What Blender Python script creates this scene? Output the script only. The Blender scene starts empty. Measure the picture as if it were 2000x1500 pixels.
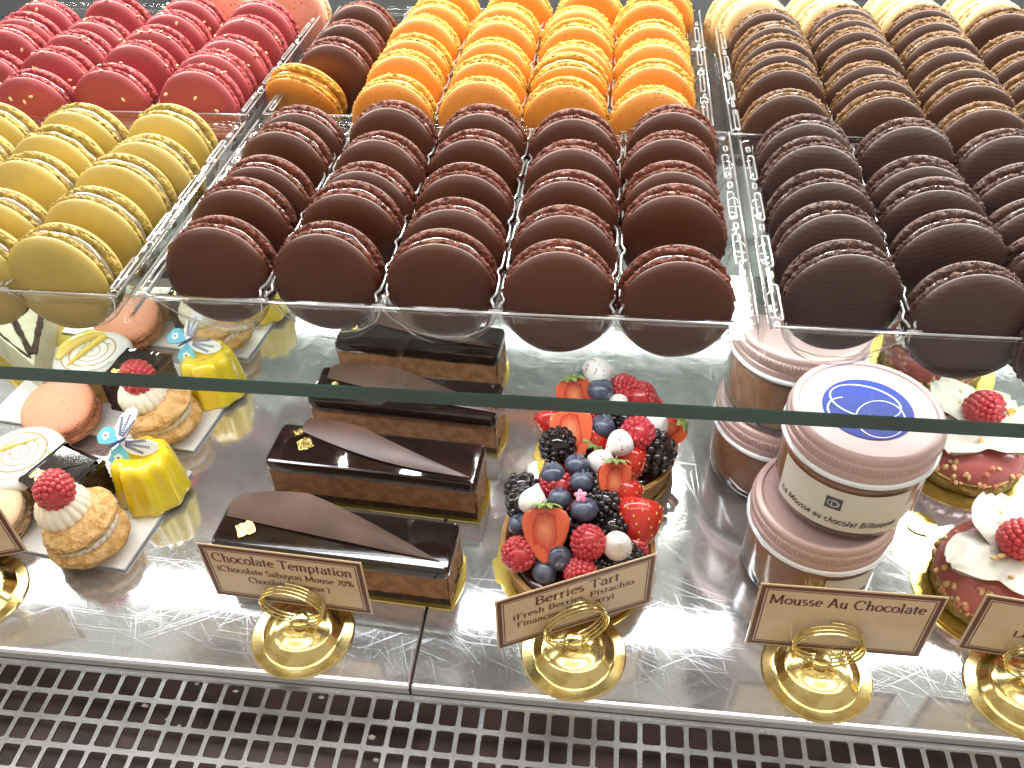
import bpy, math, random
import numpy as np
from mathutils import Vector, Matrix, noise
random.seed(7)
sc = bpy.context.scene
COL = sc.collection
pi = math.pi
# everything is written in centimetres and brought to metres at the very end
# ------------------------------------------------------------------ camera
FPX = 1736.0
CZ = 40.3
MC = np.array([[0.99338607, 0.05489765, -0.10084825],
               [0.11166023, -0.66656488, 0.73703681],
               [-0.02676031, -0.74342284, -0.66828614]])
def at(px, py, z):
    d = MC @ np.array([(px-1000)/FPX, (py-750)/FPX, 1.0])
    t = (z-CZ)/d[2]
    return Vector((d[0]*t, d[1]*t, z))
def proj(p):
    c = MC.T @ (np.array(p) - np.array([0, 0, CZ]))
    return c[0]/c[2]*FPX+1000, c[1]/c[2]*FPX+750
cam = bpy.data.cameras.new('camera')
cam.sensor_width = 36
cam.lens = 36*FPX/2000
cam.clip_start = 0.01
cam.clip_end = 50
camo = bpy.data.objects.new('camera', cam)
COL.objects.link(camo)
r = MC
camo.matrix_world = Matrix(((r[0][0], -r[0][1], -r[0][2], 0), (r[1][0], -r[1][1], -r[1][2], 0),
                            (r[2][0], -r[2][1], -r[2][2], CZ), (0, 0, 0, 1)))
sc.camera = camo
# ------------------------------------------------------------------ world, lamps, exposure
w = bpy.data.worlds.new("World")
sc.world = w
w.use_nodes = True
bg = w.node_tree.nodes['Background']
bg.inputs[0].default_value = (1.0, 0.90, 0.77, 1)
bg.inputs[1].default_value = 0.55
sc.view_settings.view_transform = 'Standard'
sc.view_settings.look = 'None'
sc.view_settings.exposure = 0.15
sc.view_settings.gamma = 1
sc.cycles.use_denoising = True
sc.cycles.max_bounces = 10
sc.cycles.transparent_max_bounces = 40
sc.cycles.glossy_bounces = 5
sc.cycles.caustics_reflective = False
sc.cycles.caustics_refractive = False
sc.cycles.sample_clamp_indirect = 6

def area(name, loc, aim, sx, sy, power, col=(1, 1, 1)):
    l = bpy.data.lights.new(name, 'AREA')
    l.shape = 'RECTANGLE'; l.size = sx*.01; l.size_y = sy*.01; l.energy = power; l.color = col
    o = bpy.data.objects.new(name, l); COL.objects.link(o)
    o.location = loc
    o.rotation_euler = (Vector(aim)-Vector(loc)).to_track_quat('-Z', 'Y').to_euler()
    return o
area('case_top_light', (0, 74, 48), (0, 40, 18), 140, 3, 18.0, (1, .97, .91))
area('mid_fill_light', (0, 33, 60), (0, 38, 16), 140, 3, 1.8, (1, .97, .91))  # added fill lamp above the trays, not a fitting of the case
area('front_fill_light', (0, 16, 62), (0, 34, 10), 130, 6, 1.7, (1, .95, .88))  # added fill from the customer side, no such lamp in the case

# ------------------------------------------------------------------ helpers
def tag(o, label=None, cat=None, group=None, kind=None):
    if label: o['label'] = label
    if cat: o['category'] = cat
    if group: o['group'] = group
    if kind: o['kind'] = kind
    return o
def thing(name, label, cat, loc=(0, 0, 0), rot=(0, 0, 0), group=None):
    o = bpy.data.objects.new(name, None); COL.objects.link(o)
    o.empty_display_size = .01
    o.location = loc; o.rotation_euler = rot
    return tag(o, label, cat, group)
class MB:
    def __init__(s): s.v = []; s.f = []; s.m = []; s.mi = 0
    def add(s, vs, fs, M=None):
        b = len(s.v)
        if M is not None: vs = [M @ Vector(v) for v in vs]
        s.v += [tuple(v) for v in vs]
        s.f += [tuple(b+i for i in f) for f in fs]
        s.m += [s.mi]*len(fs)
    def box(s, c, d, M=None, taper=0):
        x, y, z = d[0]/2, d[1]/2, d[2]/2
        vs = [(c[0]+i*x*(1-taper*(k > 0)), c[1]+j*y*(1-taper*(k > 0)), c[2]+k*z) for k in (-1, 1) for j in (-1, 1) for i in (-1, 1)]
        s.add(vs, [(0, 2, 3, 1), (4, 5, 7, 6), (0, 1, 5, 4), (2, 6, 7, 3), (0, 4, 6, 2), (1, 3, 7, 5)], M)
    def lathe(s, prof, n=32, M=None, fn=None, axis='z'):
        vs = []; fs = []
        for r_, z_ in prof:
            for i in range(n):
                a = 2*pi*i/n
                rr = r_; zz = z_
                if fn: rr, zz = fn(r_, z_, a)
                vs.append((rr*math.cos(a), rr*math.sin(a), zz))
        for k in range(len(prof)-1):
            for i in range(n):
                j = (i+1) % n
                fs.append((k*n+i, k*n+j, (k+1)*n+j, (k+1)*n+i))
        s.add(vs, fs, M)
    def tube(s, pts, rad, n=8, M=None, closed=False, cap=True):
        pts = [Vector(p) for p in pts]; N = len(pts); vs = []; fs = []
        up = None
        for i, p in enumerate(pts):
            t = (pts[(i+1) % N]-pts[i-1]) if (closed or 0 < i < N-1) else (pts[1]-pts[0] if i == 0 else pts[-1]-pts[-2])
            t.normalize()
            if up is None:
                up = Vector((0, 0, 1)) if abs(t.z) < .9 else Vector((1, 0, 0))
            up = (up - t*up.dot(t)).normalized(); sd = t.cross(up)
            rr = rad[i] if hasattr(rad, '__len__') else rad
            for k in range(n):
                a = 2*pi*k/n
                vs.append(p+up*math.cos(a)*rr+sd*math.sin(a)*rr)
        for i in range(N if closed else N-1):
            for k in range(n):
                a, b = i*n+k, i*n+(k+1) % n
                c, d = ((i+1) % N)*n+(k+1) % n, ((i+1) % N)*n+k
                fs.append((a, b, c, d))
        if cap and not closed:
            fs.append(tuple(range(n))[::-1]); fs.append(tuple((N-1)*n+k for k in range(n)))
        s.add(vs, fs, M)
    def grid(s, P, M=None, wrap=False):
        n = len(P); m = len(P[0]); vs = [p for row in P for p in row]
        fs = []
        for i in range(n-1):
            for j in range(m if wrap else m-1):
                k = (j+1) % m
                fs.append((i*m+j, i*m+k, (i+1)*m+k, (i+1)*m+j))
        s.add(vs, fs, M)
    def ball(s, c, r_, n=16, k=10, M=None, sc3=(1, 1, 1), fn=None):
        vs = []; fs = []
        for i in range(k+1):
            th = pi*i/k
            for j in range(n):
                a = 2*pi*j/n
                d = Vector((math.sin(th)*math.cos(a), math.sin(th)*math.sin(a), math.cos(th)))
                q = fn(d) if fn else 1
                vs.append((c[0]+d.x*r_*sc3[0]*q, c[1]+d.y*r_*sc3[1]*q, c[2]+d.z*r_*sc3[2]*q))
        for i in range(k):
            for j in range(n):
                jj = (j+1) % n
                fs.append((i*n+j, (i+1)*n+j, (i+1)*n+jj, i*n+jj))
        s.add(vs, fs, M)
    def slab(s, poly, z0, z1, M=None):
        n = len(poly)
        vs = [(p[0], p[1], z0) for p in poly]+[(p[0], p[1], z1) for p in poly]
        fs = [tuple(range(n))[::-1], tuple(n+i for i in range(n))]
        fs += [(i, (i+1) % n, n+(i+1) % n, n+i) for i in range(n)]
        s.add(vs, fs, M)
    def mesh(s, name, mats, smooth=True):
        me = bpy.data.meshes.new(name)
        me.from_pydata(s.v, [], s.f); me.update()
        if not isinstance(mats, (list, tuple)): mats = [mats]
        for m in mats: me.materials.append(m)
        if len(mats) > 1: me.polygons.foreach_set('material_index', s.m)
        me.polygons.foreach_set('use_smooth', [bool(smooth)]*len(s.f))
        if smooth == 2:
            me.set_sharp_from_angle(angle=math.radians(38))
        return me
    def build(s, name, mats, parent=None, smooth=2):
        return put(name, s.mesh(name, mats, smooth), parent)
def put(name, me, parent=None, loc=None, rot=None, scale=None):
    o = bpy.data.objects.new(name, me); COL.objects.link(o)
    if parent: o.parent = parent
    if loc is not None: o.location = loc
    if rot is not None: o.rotation_euler = rot
    if scale is not None: o.scale = (scale,)*3 if not hasattr(scale, '__len__') else scale
    return o
def nz(p, f=1.0, o=0.0):
    return noise.noise(Vector((p[0]*f+o, p[1]*f+o*1.7, p[2]*f-o)))
def fbm(p, f=1.0, o=0.0):
    return nz(p, f, o)+.5*nz(p, f*2.1, o+5)+.25*nz(p, f*4.3, o+9)

# ------------------------------------------------------------------ materials (noise scales per cm)
def mat(name, col, rough=.5, metal=0, coat=0, spec=.5, sss=0, sssr=(1, .5, .3), var=None, vs=1.0, bump=0, bs=3.0, bd=.05,
        trans=0, ior=1.45, coatr=.08, vlo=.4, vhi=.6, aniso=0):
    m = bpy.data.materials.new(name); m.use_nodes = True
    nt = m.node_tree; b = nt.nodes['Principled BSDF']
    I = b.inputs
    I['Base Color'].default_value = (*col, 1); I['Roughness'].default_value = rough; I['Metallic'].default_value = metal
    I['Coat Weight'].default_value = coat; I['Coat Roughness'].default_value = coatr; I['Specular IOR Level'].default_value = spec
    I['IOR'].default_value = ior
    if trans: I['Transmission Weight'].default_value = trans
    if sss:
        I['Subsurface Weight'].default_value = sss; I['Subsurface Radius'].default_value = sssr; I['Subsurface Scale'].default_value = .003
    tc = nt.nodes.new('ShaderNodeTexCoord')
    if var:
        n = nt.nodes.new('ShaderNodeTexNoise'); n.inputs['Scale'].default_value = vs*100; n.inputs['Detail'].default_value = 5
        nt.links.new(tc.outputs['Object'], n.inputs['Vector'])
        rp = nt.nodes.new('ShaderNodeValToRGB')
        rp.color_ramp.elements[0].position = vlo; rp.color_ramp.elements[1].position = vhi
        rp.color_ramp.elements[0].color = (*var, 1); rp.color_ramp.elements[1].color = (*col, 1)
        nt.links.new(n.outputs['Fac'], rp.inputs[0]); nt.links.new(rp.outputs[0], I['Base Color'])
    if bump:
        n = nt.nodes.new('ShaderNodeTexNoise'); n.inputs['Scale'].default_value = bs*100; n.inputs['Detail'].default_value = 6
        nt.links.new(tc.outputs['Object'], n.inputs['Vector'])
        bn = nt.nodes.new('ShaderNodeBump'); bn.inputs['Strength'].default_value = bump; bn.inputs['Distance'].default_value = bd*.01
        nt.links.new(n.outputs['Fac'], bn.inputs['Height']); nt.links.new(bn.outputs[0], I['Normal'])
    return m
def clear(name, tint, rough=.05, boost=1.6, ior=1.5, bump=0, bs=1.0):
    m = bpy.data.materials.new(name); m.use_nodes = True; nt = m.node_tree; nt.nodes.clear()
    out = nt.nodes.new('ShaderNodeOutputMaterial'); mx = nt.nodes.new('ShaderNodeMixShader')
    t = nt.nodes.new('ShaderNodeBsdfTransparent'); g = nt.nodes.new('ShaderNodeBsdfGlossy')
    t.inputs[0].default_value = (*tint, 1); g.inputs['Roughness'].default_value = rough
    fr = nt.nodes.new('ShaderNodeLayerWeight'); fr.inputs[0].default_value = .5   # Schlick, the same from both sides
    pw = nt.nodes.new('ShaderNodeMath'); pw.operation = 'POWER'; pw.inputs[1].default_value = 5; nt.links.new(fr.outputs['Facing'], pw.inputs[0])
    F0 = ((ior-1)/(ior+1))**2
    sk = nt.nodes.new('ShaderNodeMath'); sk.operation = 'MULTIPLY_ADD'; sk.inputs[1].default_value = 1-F0; sk.inputs[2].default_value = F0; nt.links.new(pw.outputs[0], sk.inputs[0])
    mu = nt.nodes.new('ShaderNodeMath'); mu.operation = 'MULTIPLY'; mu.inputs[1].default_value = boost; mu.use_clamp = True
    nt.links.new(sk.outputs[0], mu.inputs[0]); nt.links.new(mu.outputs[0], mx.inputs[0])
    nt.links.new(t.outputs[0], mx.inputs[1]); nt.links.new(g.outputs[0], mx.inputs[2]); nt.links.new(mx.outputs[0], out.inputs[0])
    if bump:
        tc = nt.nodes.new('ShaderNodeTexCoord'); n = nt.nodes.new('ShaderNodeTexNoise'); n.inputs['Scale'].default_value = bs*100
        nt.links.new(tc.outputs['Object'], n.inputs['Vector'])
        bn = nt.nodes.new('ShaderNodeBump'); bn.inputs['Strength'].default_value = bump; bn.inputs['Distance'].default_value = .0005
        nt.links.new(n.outputs['Fac'], bn.inputs['Height'])
        nt.links.new(bn.outputs[0], g.inputs['Normal']); nt.links.new(bn.outputs[0], fr.inputs['Normal'])
    return m
def emis(name, col, s):
    m = bpy.data.materials.new(name); m.use_nodes = True; nt = m.node_tree; nt.nodes.clear()
    out = nt.nodes.new('ShaderNodeOutputMaterial'); e = nt.nodes.new('ShaderNodeEmission')
    e.inputs[0].default_value = (*col, 1); e.inputs[1].default_value = s
    nt.links.new(e.outputs[0], out.inputs[0]); return m
def steel(name, base=.62, rough=.14, scr=1.0, sscale=1.0, met=1.0):
    m = bpy.data.materials.new(name); m.use_nodes = True; nt = m.node_tree; b = nt.nodes['Principled BSDF']; L = nt.links
    b.inputs['Metallic'].default_value = met; b.inputs['Base Color'].default_value = (base*.975, base*.99, base*1.01, 1)
    tc = nt.nodes.new('ShaderNodeTexCoord')
    hs = []
    # fine straight scratches in several directions, each a thin stretched noise ridge
    for i, (ang, sx, sy, thr) in enumerate([(.35, 3, 620, .70), (-.5, 2.5, 700, .71), (1.2, 4, 560, .70), (-1.15, 3, 640, .71), (.05, 2, 760, .70), (.8, 3, 720, .71), (1.5, 3, 520, .71)]):
        mp = nt.nodes.new('ShaderNodeMapping'); vr = nt.nodes.new('ShaderNodeVectorRotate'); vr.rotation_type = 'Z_AXIS'; vr.inputs['Angle'].default_value = ang
        mp.inputs['Scale'].default_value = (sx*sscale, sy*sscale, 1); mp.inputs['Location'].default_value = (i*3.3, i*7.7, 0)
        # a slow warp keeps the lines from being ruler straight
        wn = nt.nodes.new('ShaderNodeTexNoise'); wn.inputs['Scale'].default_value = 9; L.new(tc.outputs['Object'], wn.inputs['Vector'])
        vm = nt.nodes.new('ShaderNodeVectorMath'); vm.operation = 'MULTIPLY_ADD'; vm.inputs[1].default_value = (.006, .006, 0)
        L.new(wn.outputs['Color'], vm.inputs[0]); L.new(tc.outputs['Object'], vm.inputs[2]); L.new(vm.outputs[0], vr.inputs['Vector']); L.new(vr.outputs[0], mp.inputs[0])
        n = nt.nodes.new('ShaderNodeTexNoise'); n.inputs['Scale'].default_value = 4; n.inputs['Detail'].default_value = 1
        L.new(mp.outputs[0], n.inputs['Vector'])
        r_ = nt.nodes.new('ShaderNodeMapRange'); r_.inputs[1].default_value = thr-.03; r_.inputs[2].default_value = thr+.03
        L.new(n.outputs['Fac'], r_.inputs[0]); hs.append(r_.outputs[0])
    acc = hs[0]
    for h in hs[1:]:
        a = nt.nodes.new('ShaderNodeMath'); a.operation = 'MAXIMUM'; L.new(acc, a.inputs[0]); L.new(h, a.inputs[1]); acc = a.outputs[0]
    bl = nt.nodes.new('ShaderNodeTexNoise'); bl.inputs['Scale'].default_value = 14; bl.inputs['Detail'].default_value = 8
    bl.inputs['Roughness'].default_value = .65; L.new(tc.outputs['Object'], bl.inputs['Vector'])
    rr = nt.nodes.new('ShaderNodeMapRange'); rr.inputs[1].default_value = .3; rr.inputs[2].default_value = .72
    rr.inputs[3].default_value = rough*.7; rr.inputs[4].default_value = rough*1.4; L.new(bl.outputs['Fac'], rr.inputs[0])
    ra = nt.nodes.new('ShaderNodeMath'); ra.operation = 'MULTIPLY_ADD'; ra.inputs[1].default_value = .12*scr
    L.new(acc, ra.inputs[0]); L.new(rr.outputs[0], ra.inputs[2]); L.new(ra.outputs[0], b.inputs['Roughness'])
    bn = nt.nodes.new('ShaderNodeBump'); bn.inputs['Strength'].default_value = .13*scr; bn.inputs['Distance'].default_value = .00003
    L.new(acc, bn.inputs['Height'])
    # rolled-sheet waviness
    wv = nt.nodes.new('ShaderNodeTexNoise'); wv.inputs['Scale'].default_value = 18; L.new(tc.outputs['Object'], wv.inputs['Vector'])
    b2 = nt.nodes.new('ShaderNodeBump'); b2.inputs['Strength'].default_value = .16; b2.inputs['Distance'].default_value = .0002
    L.new(wv.outputs['Fac'], b2.inputs['Height']); L.new(bn.outputs[0], b2.inputs['Normal']); L.new(b2.outputs[0], b.inputs['Normal'])
    return m

M = {}
M['deck'] = steel('scratched_steel', .74, .10, 1.0, 1.0, .84)
M['steel2'] = steel('grille_steel', .42, .24, .08)
M['dark'] = mat('dark_cavity', (.17, .125, .11), .4, var=(.09, .065, .06), vs=.3, coat=.3)
M['edge'] = mat('green_glass_edge', (.012, .060, .050), .12, coat=.6, spec=.6, var=(.006, .030, .026), vs=.15)
M['glass'] = clear('shelf_glass', (.93, .965, .95), .02, 1.5)
M['pet'] = clear('clear_plastic', (.985, .985, .98), .05, 1.15, 1.5, .12, .8)
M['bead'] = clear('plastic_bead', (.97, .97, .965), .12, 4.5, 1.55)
nt = M['bead'].node_tree      # milky white mixed in stands for the highlights along clear plastic ribs
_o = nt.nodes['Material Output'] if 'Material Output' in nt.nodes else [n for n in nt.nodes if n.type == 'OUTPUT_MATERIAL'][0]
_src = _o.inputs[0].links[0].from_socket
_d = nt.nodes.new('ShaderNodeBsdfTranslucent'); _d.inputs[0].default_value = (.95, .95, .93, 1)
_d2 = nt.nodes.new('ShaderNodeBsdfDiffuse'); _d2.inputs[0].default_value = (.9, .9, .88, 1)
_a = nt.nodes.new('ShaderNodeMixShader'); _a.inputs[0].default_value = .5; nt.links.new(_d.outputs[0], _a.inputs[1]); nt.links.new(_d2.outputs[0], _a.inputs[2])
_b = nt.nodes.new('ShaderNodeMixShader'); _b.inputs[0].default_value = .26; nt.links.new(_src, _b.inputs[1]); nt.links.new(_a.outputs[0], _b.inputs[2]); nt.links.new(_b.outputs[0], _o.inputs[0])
M['tube'] = emis('led_diffuser', (.97, .985, 1), 18)
M['tube2'] = emis('led_diode', (1, .98, .95), 60)
M['alu'] = mat('aluminium', (.6, .6, .6), .3, 1)
M['back'] = mat('case_back', (.10, .115, .12), .35, .3, var=(.06, .07, .075), vs=.06)
M['white_board'] = mat('white_card', (.80, .79, .77), .45, var=(.76, .75, .73), vs=.3)
M['board_edge'] = mat('grey_card_edge', (.50, .50, .50), .6)
M['goldboard'] = mat('gold_board', (.80, .62, .16), .22, .9, bump=.15, bs=2)
M['brass'] = mat('brass', (.80, .65, .28), .17, 1, var=(.62, .47, .17), vs=.9, vlo=.38, vhi=.52, bump=.12, bs=5, bd=.02)
M['wire'] = mat('brass_wire', (.78, .64, .30), .16, 1)
M['card'] = mat('sign_card', (.84, .64, .40), .25, coat=.9, coatr=.03, var=(.80, .60, .36), vs=.4)
M['ink'] = mat('brown_ink', (.15, .055, .038), .4, coat=.6)
M['raspb'] = mat('raspberry_red', (.60, .065, .075), .2, coat=.5, sss=.4, sssr=(1, .25, .2), var=(.50, .03, .045), vs=1.2)
M['blackb'] = mat('blackberry', (.012, .008, .010), .12, coat=.7)
M['blueb'] = mat('blueberry', (.035, .045, .085), .34, coat=.5, coatr=.15, var=(.12, .14, .20), vs=1.3, vlo=.35, vhi=.65)
M['straw'] = mat('strawberry_skin', (.60, .035, .018), .2, coat=.6, sss=.2, var=(.50, .018, .012), vs=.8)
M['seed'] = mat('seed', (.75, .55, .16), .4)
M['leaf'] = mat('calyx_green', (.16, .25, .05), .5, var=(.30, .38, .12), vs=2)
M['mering'] = mat('meringue_white', (.86, .84, .80), .75, var=(.86, .84, .80))
M['cream'] = mat('piped_cream', (.88, .82, .66), .38, sss=.15, sssr=(1, .8, .5))
M['chantilly'] = mat('white_cream', (.64, .61, .53), .42, sss=.15, sssr=(1, .85, .6), bump=.5, bs=1.6, bd=.10)
M['choux'] = mat('craquelin', (.78, .50, .22), .7, var=(.56, .30, .09), vs=2.2, bump=.9, bs=4.5, bd=.22)
M['tart'] = mat('tart_crust', (.62, .37, .14), .65, var=(.48, .25, .08), vs=.9, bump=.5, bs=5, bd=.04)
M['jelly'] = mat('yellow_glaze', (.95, .74, .02), .1, coat=1, coatr=.03, sss=.2, sssr=(1, .8, .1), var=(.94, .66, .012), vs=.5, bump=.1, bs=.9)
M['glaze'] = mat('dark_glaze', (.016, .008, .006), .05, coat=1, coatr=.02, bump=.06, bs=.5, bd=.1)
M['mousse'] = mat('chocolate_mousse', (.42, .21, .095), .55, var=(.28, .125, .05), vs=1.4, bump=.5, bs=4, bd=.06)
M['sponge'] = mat('cut_sponge', (.50, .30, .17), .85, var=(.34, .18, .09), vs=2, bump=.8, bs=5, bd=.1)
M['sponge2'] = mat('green_gold_sponge', (.52, .38, .12), .85, var=(.33, .24, .06), vs=2, bump=.9, bs=5, bd=.12)
M['blade'] = mat('chocolate_blade', (.090, .046, .030), .32, coat=.25, coatr=.3, var=(.13, .068, .048), vs=.35, bump=.25, bs=.7)
M['gleaf'] = mat('gold_leaf', (.95, .75, .25), .22, 1, bump=.8, bs=4, bd=.1)
M['biscuit'] = mat('dark_biscuit', (.07, .035, .022), .8, var=(.025, .012, .009), vs=2.2, bump=1, bs=4, bd=.15)
M['merswirl'] = mat('swirl_glaze', (.70, .69, .65), .3, coat=.3)
M['tan'] = mat('caramel_line', (.50, .33, .14), .5)
M['curd'] = mat('lemon_gel', (.82, .62, .14), .12, coat=.8, bump=.4, bs=2)
M['zest'] = mat('lime_zest', (.35, .45, .08), .6)
M['ruby'] = mat('ruby_glaze', (.52, .15, .14), .22, coat=.6, coatr=.12, var=(.46, .12, .115), vs=.4)
M['nut'] = mat('almond_nib', (.78, .55, .28), .55, var=(.66, .42, .18), vs=2)
M['pinknut'] = mat('glazed_nib', (.75, .30, .20), .4, var=(.66, .22, .15), vs=2)
M['petal'] = mat('pink_flower', (.85, .16, .30), .5, var=(.9, .45, .6), vs=1.5)
M['oflower'] = mat('orange_petal', (.85, .38, .03), .5)
M['blue'] = mat('sky_blue_print', (.16, .55, .72), .4)
M['navy'] = mat('navy_print', (.03, .05, .20), .4)
M['icing'] = mat('white_icing', (.85, .86, .86), .35)
M['lid'] = mat('rose_aluminium', (.62, .44, .41), .46, .35, var=(.58, .41, .38), vs=.25)
M['sticker'] = mat('blue_sticker', (.035, .06, .36), .45, spec=.3)
M['white'] = mat('white_print', (.85, .85, .83), .4)
M['label'] = mat('paper_label', (.74, .69, .60), .5, coat=.3)
M['labink'] = mat('label_ink', (.06, .055, .07), .5)
M['jmousse'] = mat('jar_mousse', (.36, .17, .085), .6, var=(.28, .12, .055), vs=.5, coat=.8, coatr=.05)
M['jglass'] = clear('jar_glass', (.97, .96, .95), .02, 1.7)
M['jrim'] = mat('glass_rim', (.78, .78, .80), .12, .1, coat=1)  # opaque white stands in for the highlights on the clear glass rim
M['crumb'] = mat('pale_crumb', (.36, .33, .28), .7)

MAC = {  # flavour: shell, foot, filling
 'yellow': ((.50, .37, .095), (.48, .34, .075), (.24, .19, .12)),
 'pink': ((.31, .045, .050), (.40, .055, .058), (.13, .012, .014)),
 'choc': ((.080, .025, .012), (.16, .040, .020), (.03, .008, .006)),
 'orange': ((.66, .25, .035), (.68, .36, .045), (.48, .22, .04)),
 'dark': ((.062, .033, .025), (.095, .045, .030), (.02, .010, .008)),
 'tan': ((.075, .035, .021), (.22, .115, .042), (.06, .025, .012)),
 'cream': ((.70, .49, .23), (.74, .55, .26), (.60, .42, .18)),
 'peach': ((.68, .30, .20), (.74, .50, .30), (.60, .40, .25)),
 'salmon': ((.78, .33, .19), (.72, .30, .16), (.42, .18, .09)),
 'beige': ((.74, .52, .32), (.70, .48, .28), (.50, .32, .16)),
}
def shell_mat(k, c, f):
    m = mat(k+'_shell', c, .42, spec=.45, var=tuple(x*.86 for x in c), vs=.35, bump=.10, bs=14, bd=.02, sss=.05)
    nt = m.node_tree; b = nt.nodes['Principled BSDF']; L = nt.links
    if k in ('dark',):   # the pressed weave of the baking mat
        tc = nt.nodes.new('ShaderNodeTexCoord')
        wv = nt.nodes.new('ShaderNodeTexWave'); wv.inputs['Scale'].default_value = 150; wv.bands_direction = 'Z'
        wv.inputs['Distortion'].default_value = 1.2; wv.inputs['Detail'].default_value = 3; wv.inputs['Detail Scale'].default_value = 6
        mp = nt.nodes.new('ShaderNodeMapping'); mp.inputs['Rotation'].default_value = (0, .22, 0)
        L.new(tc.outputs['Object'], mp.inputs[0]); L.new(mp.outputs[0], wv.inputs['Vector'])
        n = nt.nodes.new('ShaderNodeTexNoise'); n.inputs['Scale'].default_value = 330; L.new(tc.outputs['Object'], n.inputs['Vector'])
        mu = nt.nodes.new('ShaderNodeMath'); mu.operation = 'MULTIPLY'; L.new(wv.outputs['Fac'], mu.inputs[0]); L.new(n.outputs['Fac'], mu.inputs[1])
        bn = nt.nodes.new('ShaderNodeBump'); bn.inputs['Strength'].default_value = .22; bn.inputs['Distance'].default_value = .0004
        L.new(mu.outputs[0], bn.inputs['Height']); L.new(bn.outputs[0], b.inputs['Normal'])
    if k in ('orange', 'peach', 'salmon', 'cream'):   # tiny darker specks
        tc = nt.nodes.new('ShaderNodeTexCoord')
        v = nt.nodes.new('ShaderNodeTexVoronoi'); v.inputs['Scale'].default_value = 420 if k != 'peach' else 330
        L.new(tc.outputs['Object'], v.inputs['Vector'])
        n = nt.nodes.new('ShaderNodeTexNoise'); n.inputs['Scale'].default_value = 120; L.new(tc.outputs['Object'], n.inputs['Vector'])
        a = nt.nodes.new('ShaderNodeMath'); a.operation = 'MULTIPLY_ADD'; a.inputs[1].default_value = .9; a.inputs[2].default_value = -.33
        L.new(n.outputs['Fac'], a.inputs[0])
        lt = nt.nodes.new('ShaderNodeMath'); lt.operation = 'LESS_THAN'; L.new(v.outputs['Distance'], lt.inputs[0]); L.new(a.outputs[0], lt.inputs[1])
        old = b.inputs['Base Color'].links[0].from_socket
        mx = nt.nodes.new('ShaderNodeMix'); mx.data_type = 'RGBA'
        L.new(lt.outputs[0], mx.inputs['Factor']); L.new(old, mx.inputs['A'])
        mx.inputs['B'].default_value = (c[0]*.72, c[1]*.4, c[2]*.5, 1); L.new(mx.outputs['Result'], b.inputs['Base Color'])
    return m
RM = 2.3
FOOTMAT = {}
def foot_mat(k, c):
    return mat(k+'_foot', c, .6, spec=.35, var=tuple(x*.6 for x in c), vs=3.0, bump=1, bs=11, bd=.10)
# a shell: smooth cap whose edge rolls over, then the ruffled foot. Axis is -Y (towards the customer)
def macaron_meshes(k):
    c, f, fl = MAC[k]
    sm = shell_mat(k, c, f); fm = foot_mat(k, f)
    flm = mat(k+'_filling', fl, .18, coat=.6, bump=.4, bs=2)
    shells = []; fills = []
    for seed in range(3):
        rnd = random.Random(hash(k) % 7 + seed*13)
        o = seed*11.3+len(k)
        prof = []
        n = 64
        # (radius, distance from middle plane, ruffle)
        cap = [(0.0, .99), (.5, .985), (1.0, .965), (1.45, .93), (1.8, .875), (2.02, .80), (2.17, .70), (2.245, .60), (2.26, .53), (2.235, .475)]
        foot = [(2.20, .455), (2.255, .43), (2.30, .385), (2.31, .33), (2.295, .27), (2.25, .215), (2.15, .18), (1.9, .17), (0, .17)]
        mb = MB()
        def capf(r_, z_, a):
            p = (math.cos(a), math.sin(a), seed)
            w_ = 1+.010*nz(p, .9, o)
            return r_*w_, z_+.02*nz((r_*math.cos(a), r_*math.sin(a), 0), .8, o)*(r_ < 2.1)
        def footf(r_, z_, a):
            if r_ < 1.95: return r_, z_
            p = (math.cos(a)*2.3, math.sin(a)*2.3, z_*2.2)
            q = .06*nz(p, 2.6, o)+.11*nz(p, 5.5, o+3)+.08*nz(p, 11.0, o)-.02
            return r_*(1+.010*nz((math.cos(a), math.sin(a), seed), .9, o))+q, z_+.07*nz(p, 3.1, o+8)+.03*nz(p, 9, o)
        Mx = Matrix.Rotation(pi/2, 4, 'X')   # z -> -y
        mb.lathe(cap, n, Mx, capf); mb.mi = 1; mb.lathe([cap[-1]]+foot, 190, Mx, footf)
        shells.append(mb.mesh(k+'_shell', [sm, fm], True))
        fb = MB()
        fb.lathe([(0, .19), (2.0, .19), (2.13, .14), (2.17, .05), (2.17, -.05), (2.13, -.14), (2.0, -.19), (0, -.19)], 72, Mx,
                 lambda r_, z_, a: (r_+(.09*nz((math.cos(a)*2, math.sin(a)*2, z_), 1.5, o) if r_ > 1.9 else 0), z_))
        fills.append(fb.mesh(k+'_filling', flm, True))
    return shells, fills
MM = {k: macaron_meshes(k) for k in MAC}
seedmesh = MB(); seedmesh.ball((0, 0, 0), .09, 8, 6, None, (1, .45, 1.6)); seedmesh = seedmesh.mesh('sesame_seed', M['nut'], True)
seedmat = mat('sesame', (.78, .62, .34), .45); seedmesh.materials[0] = seedmat
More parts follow.
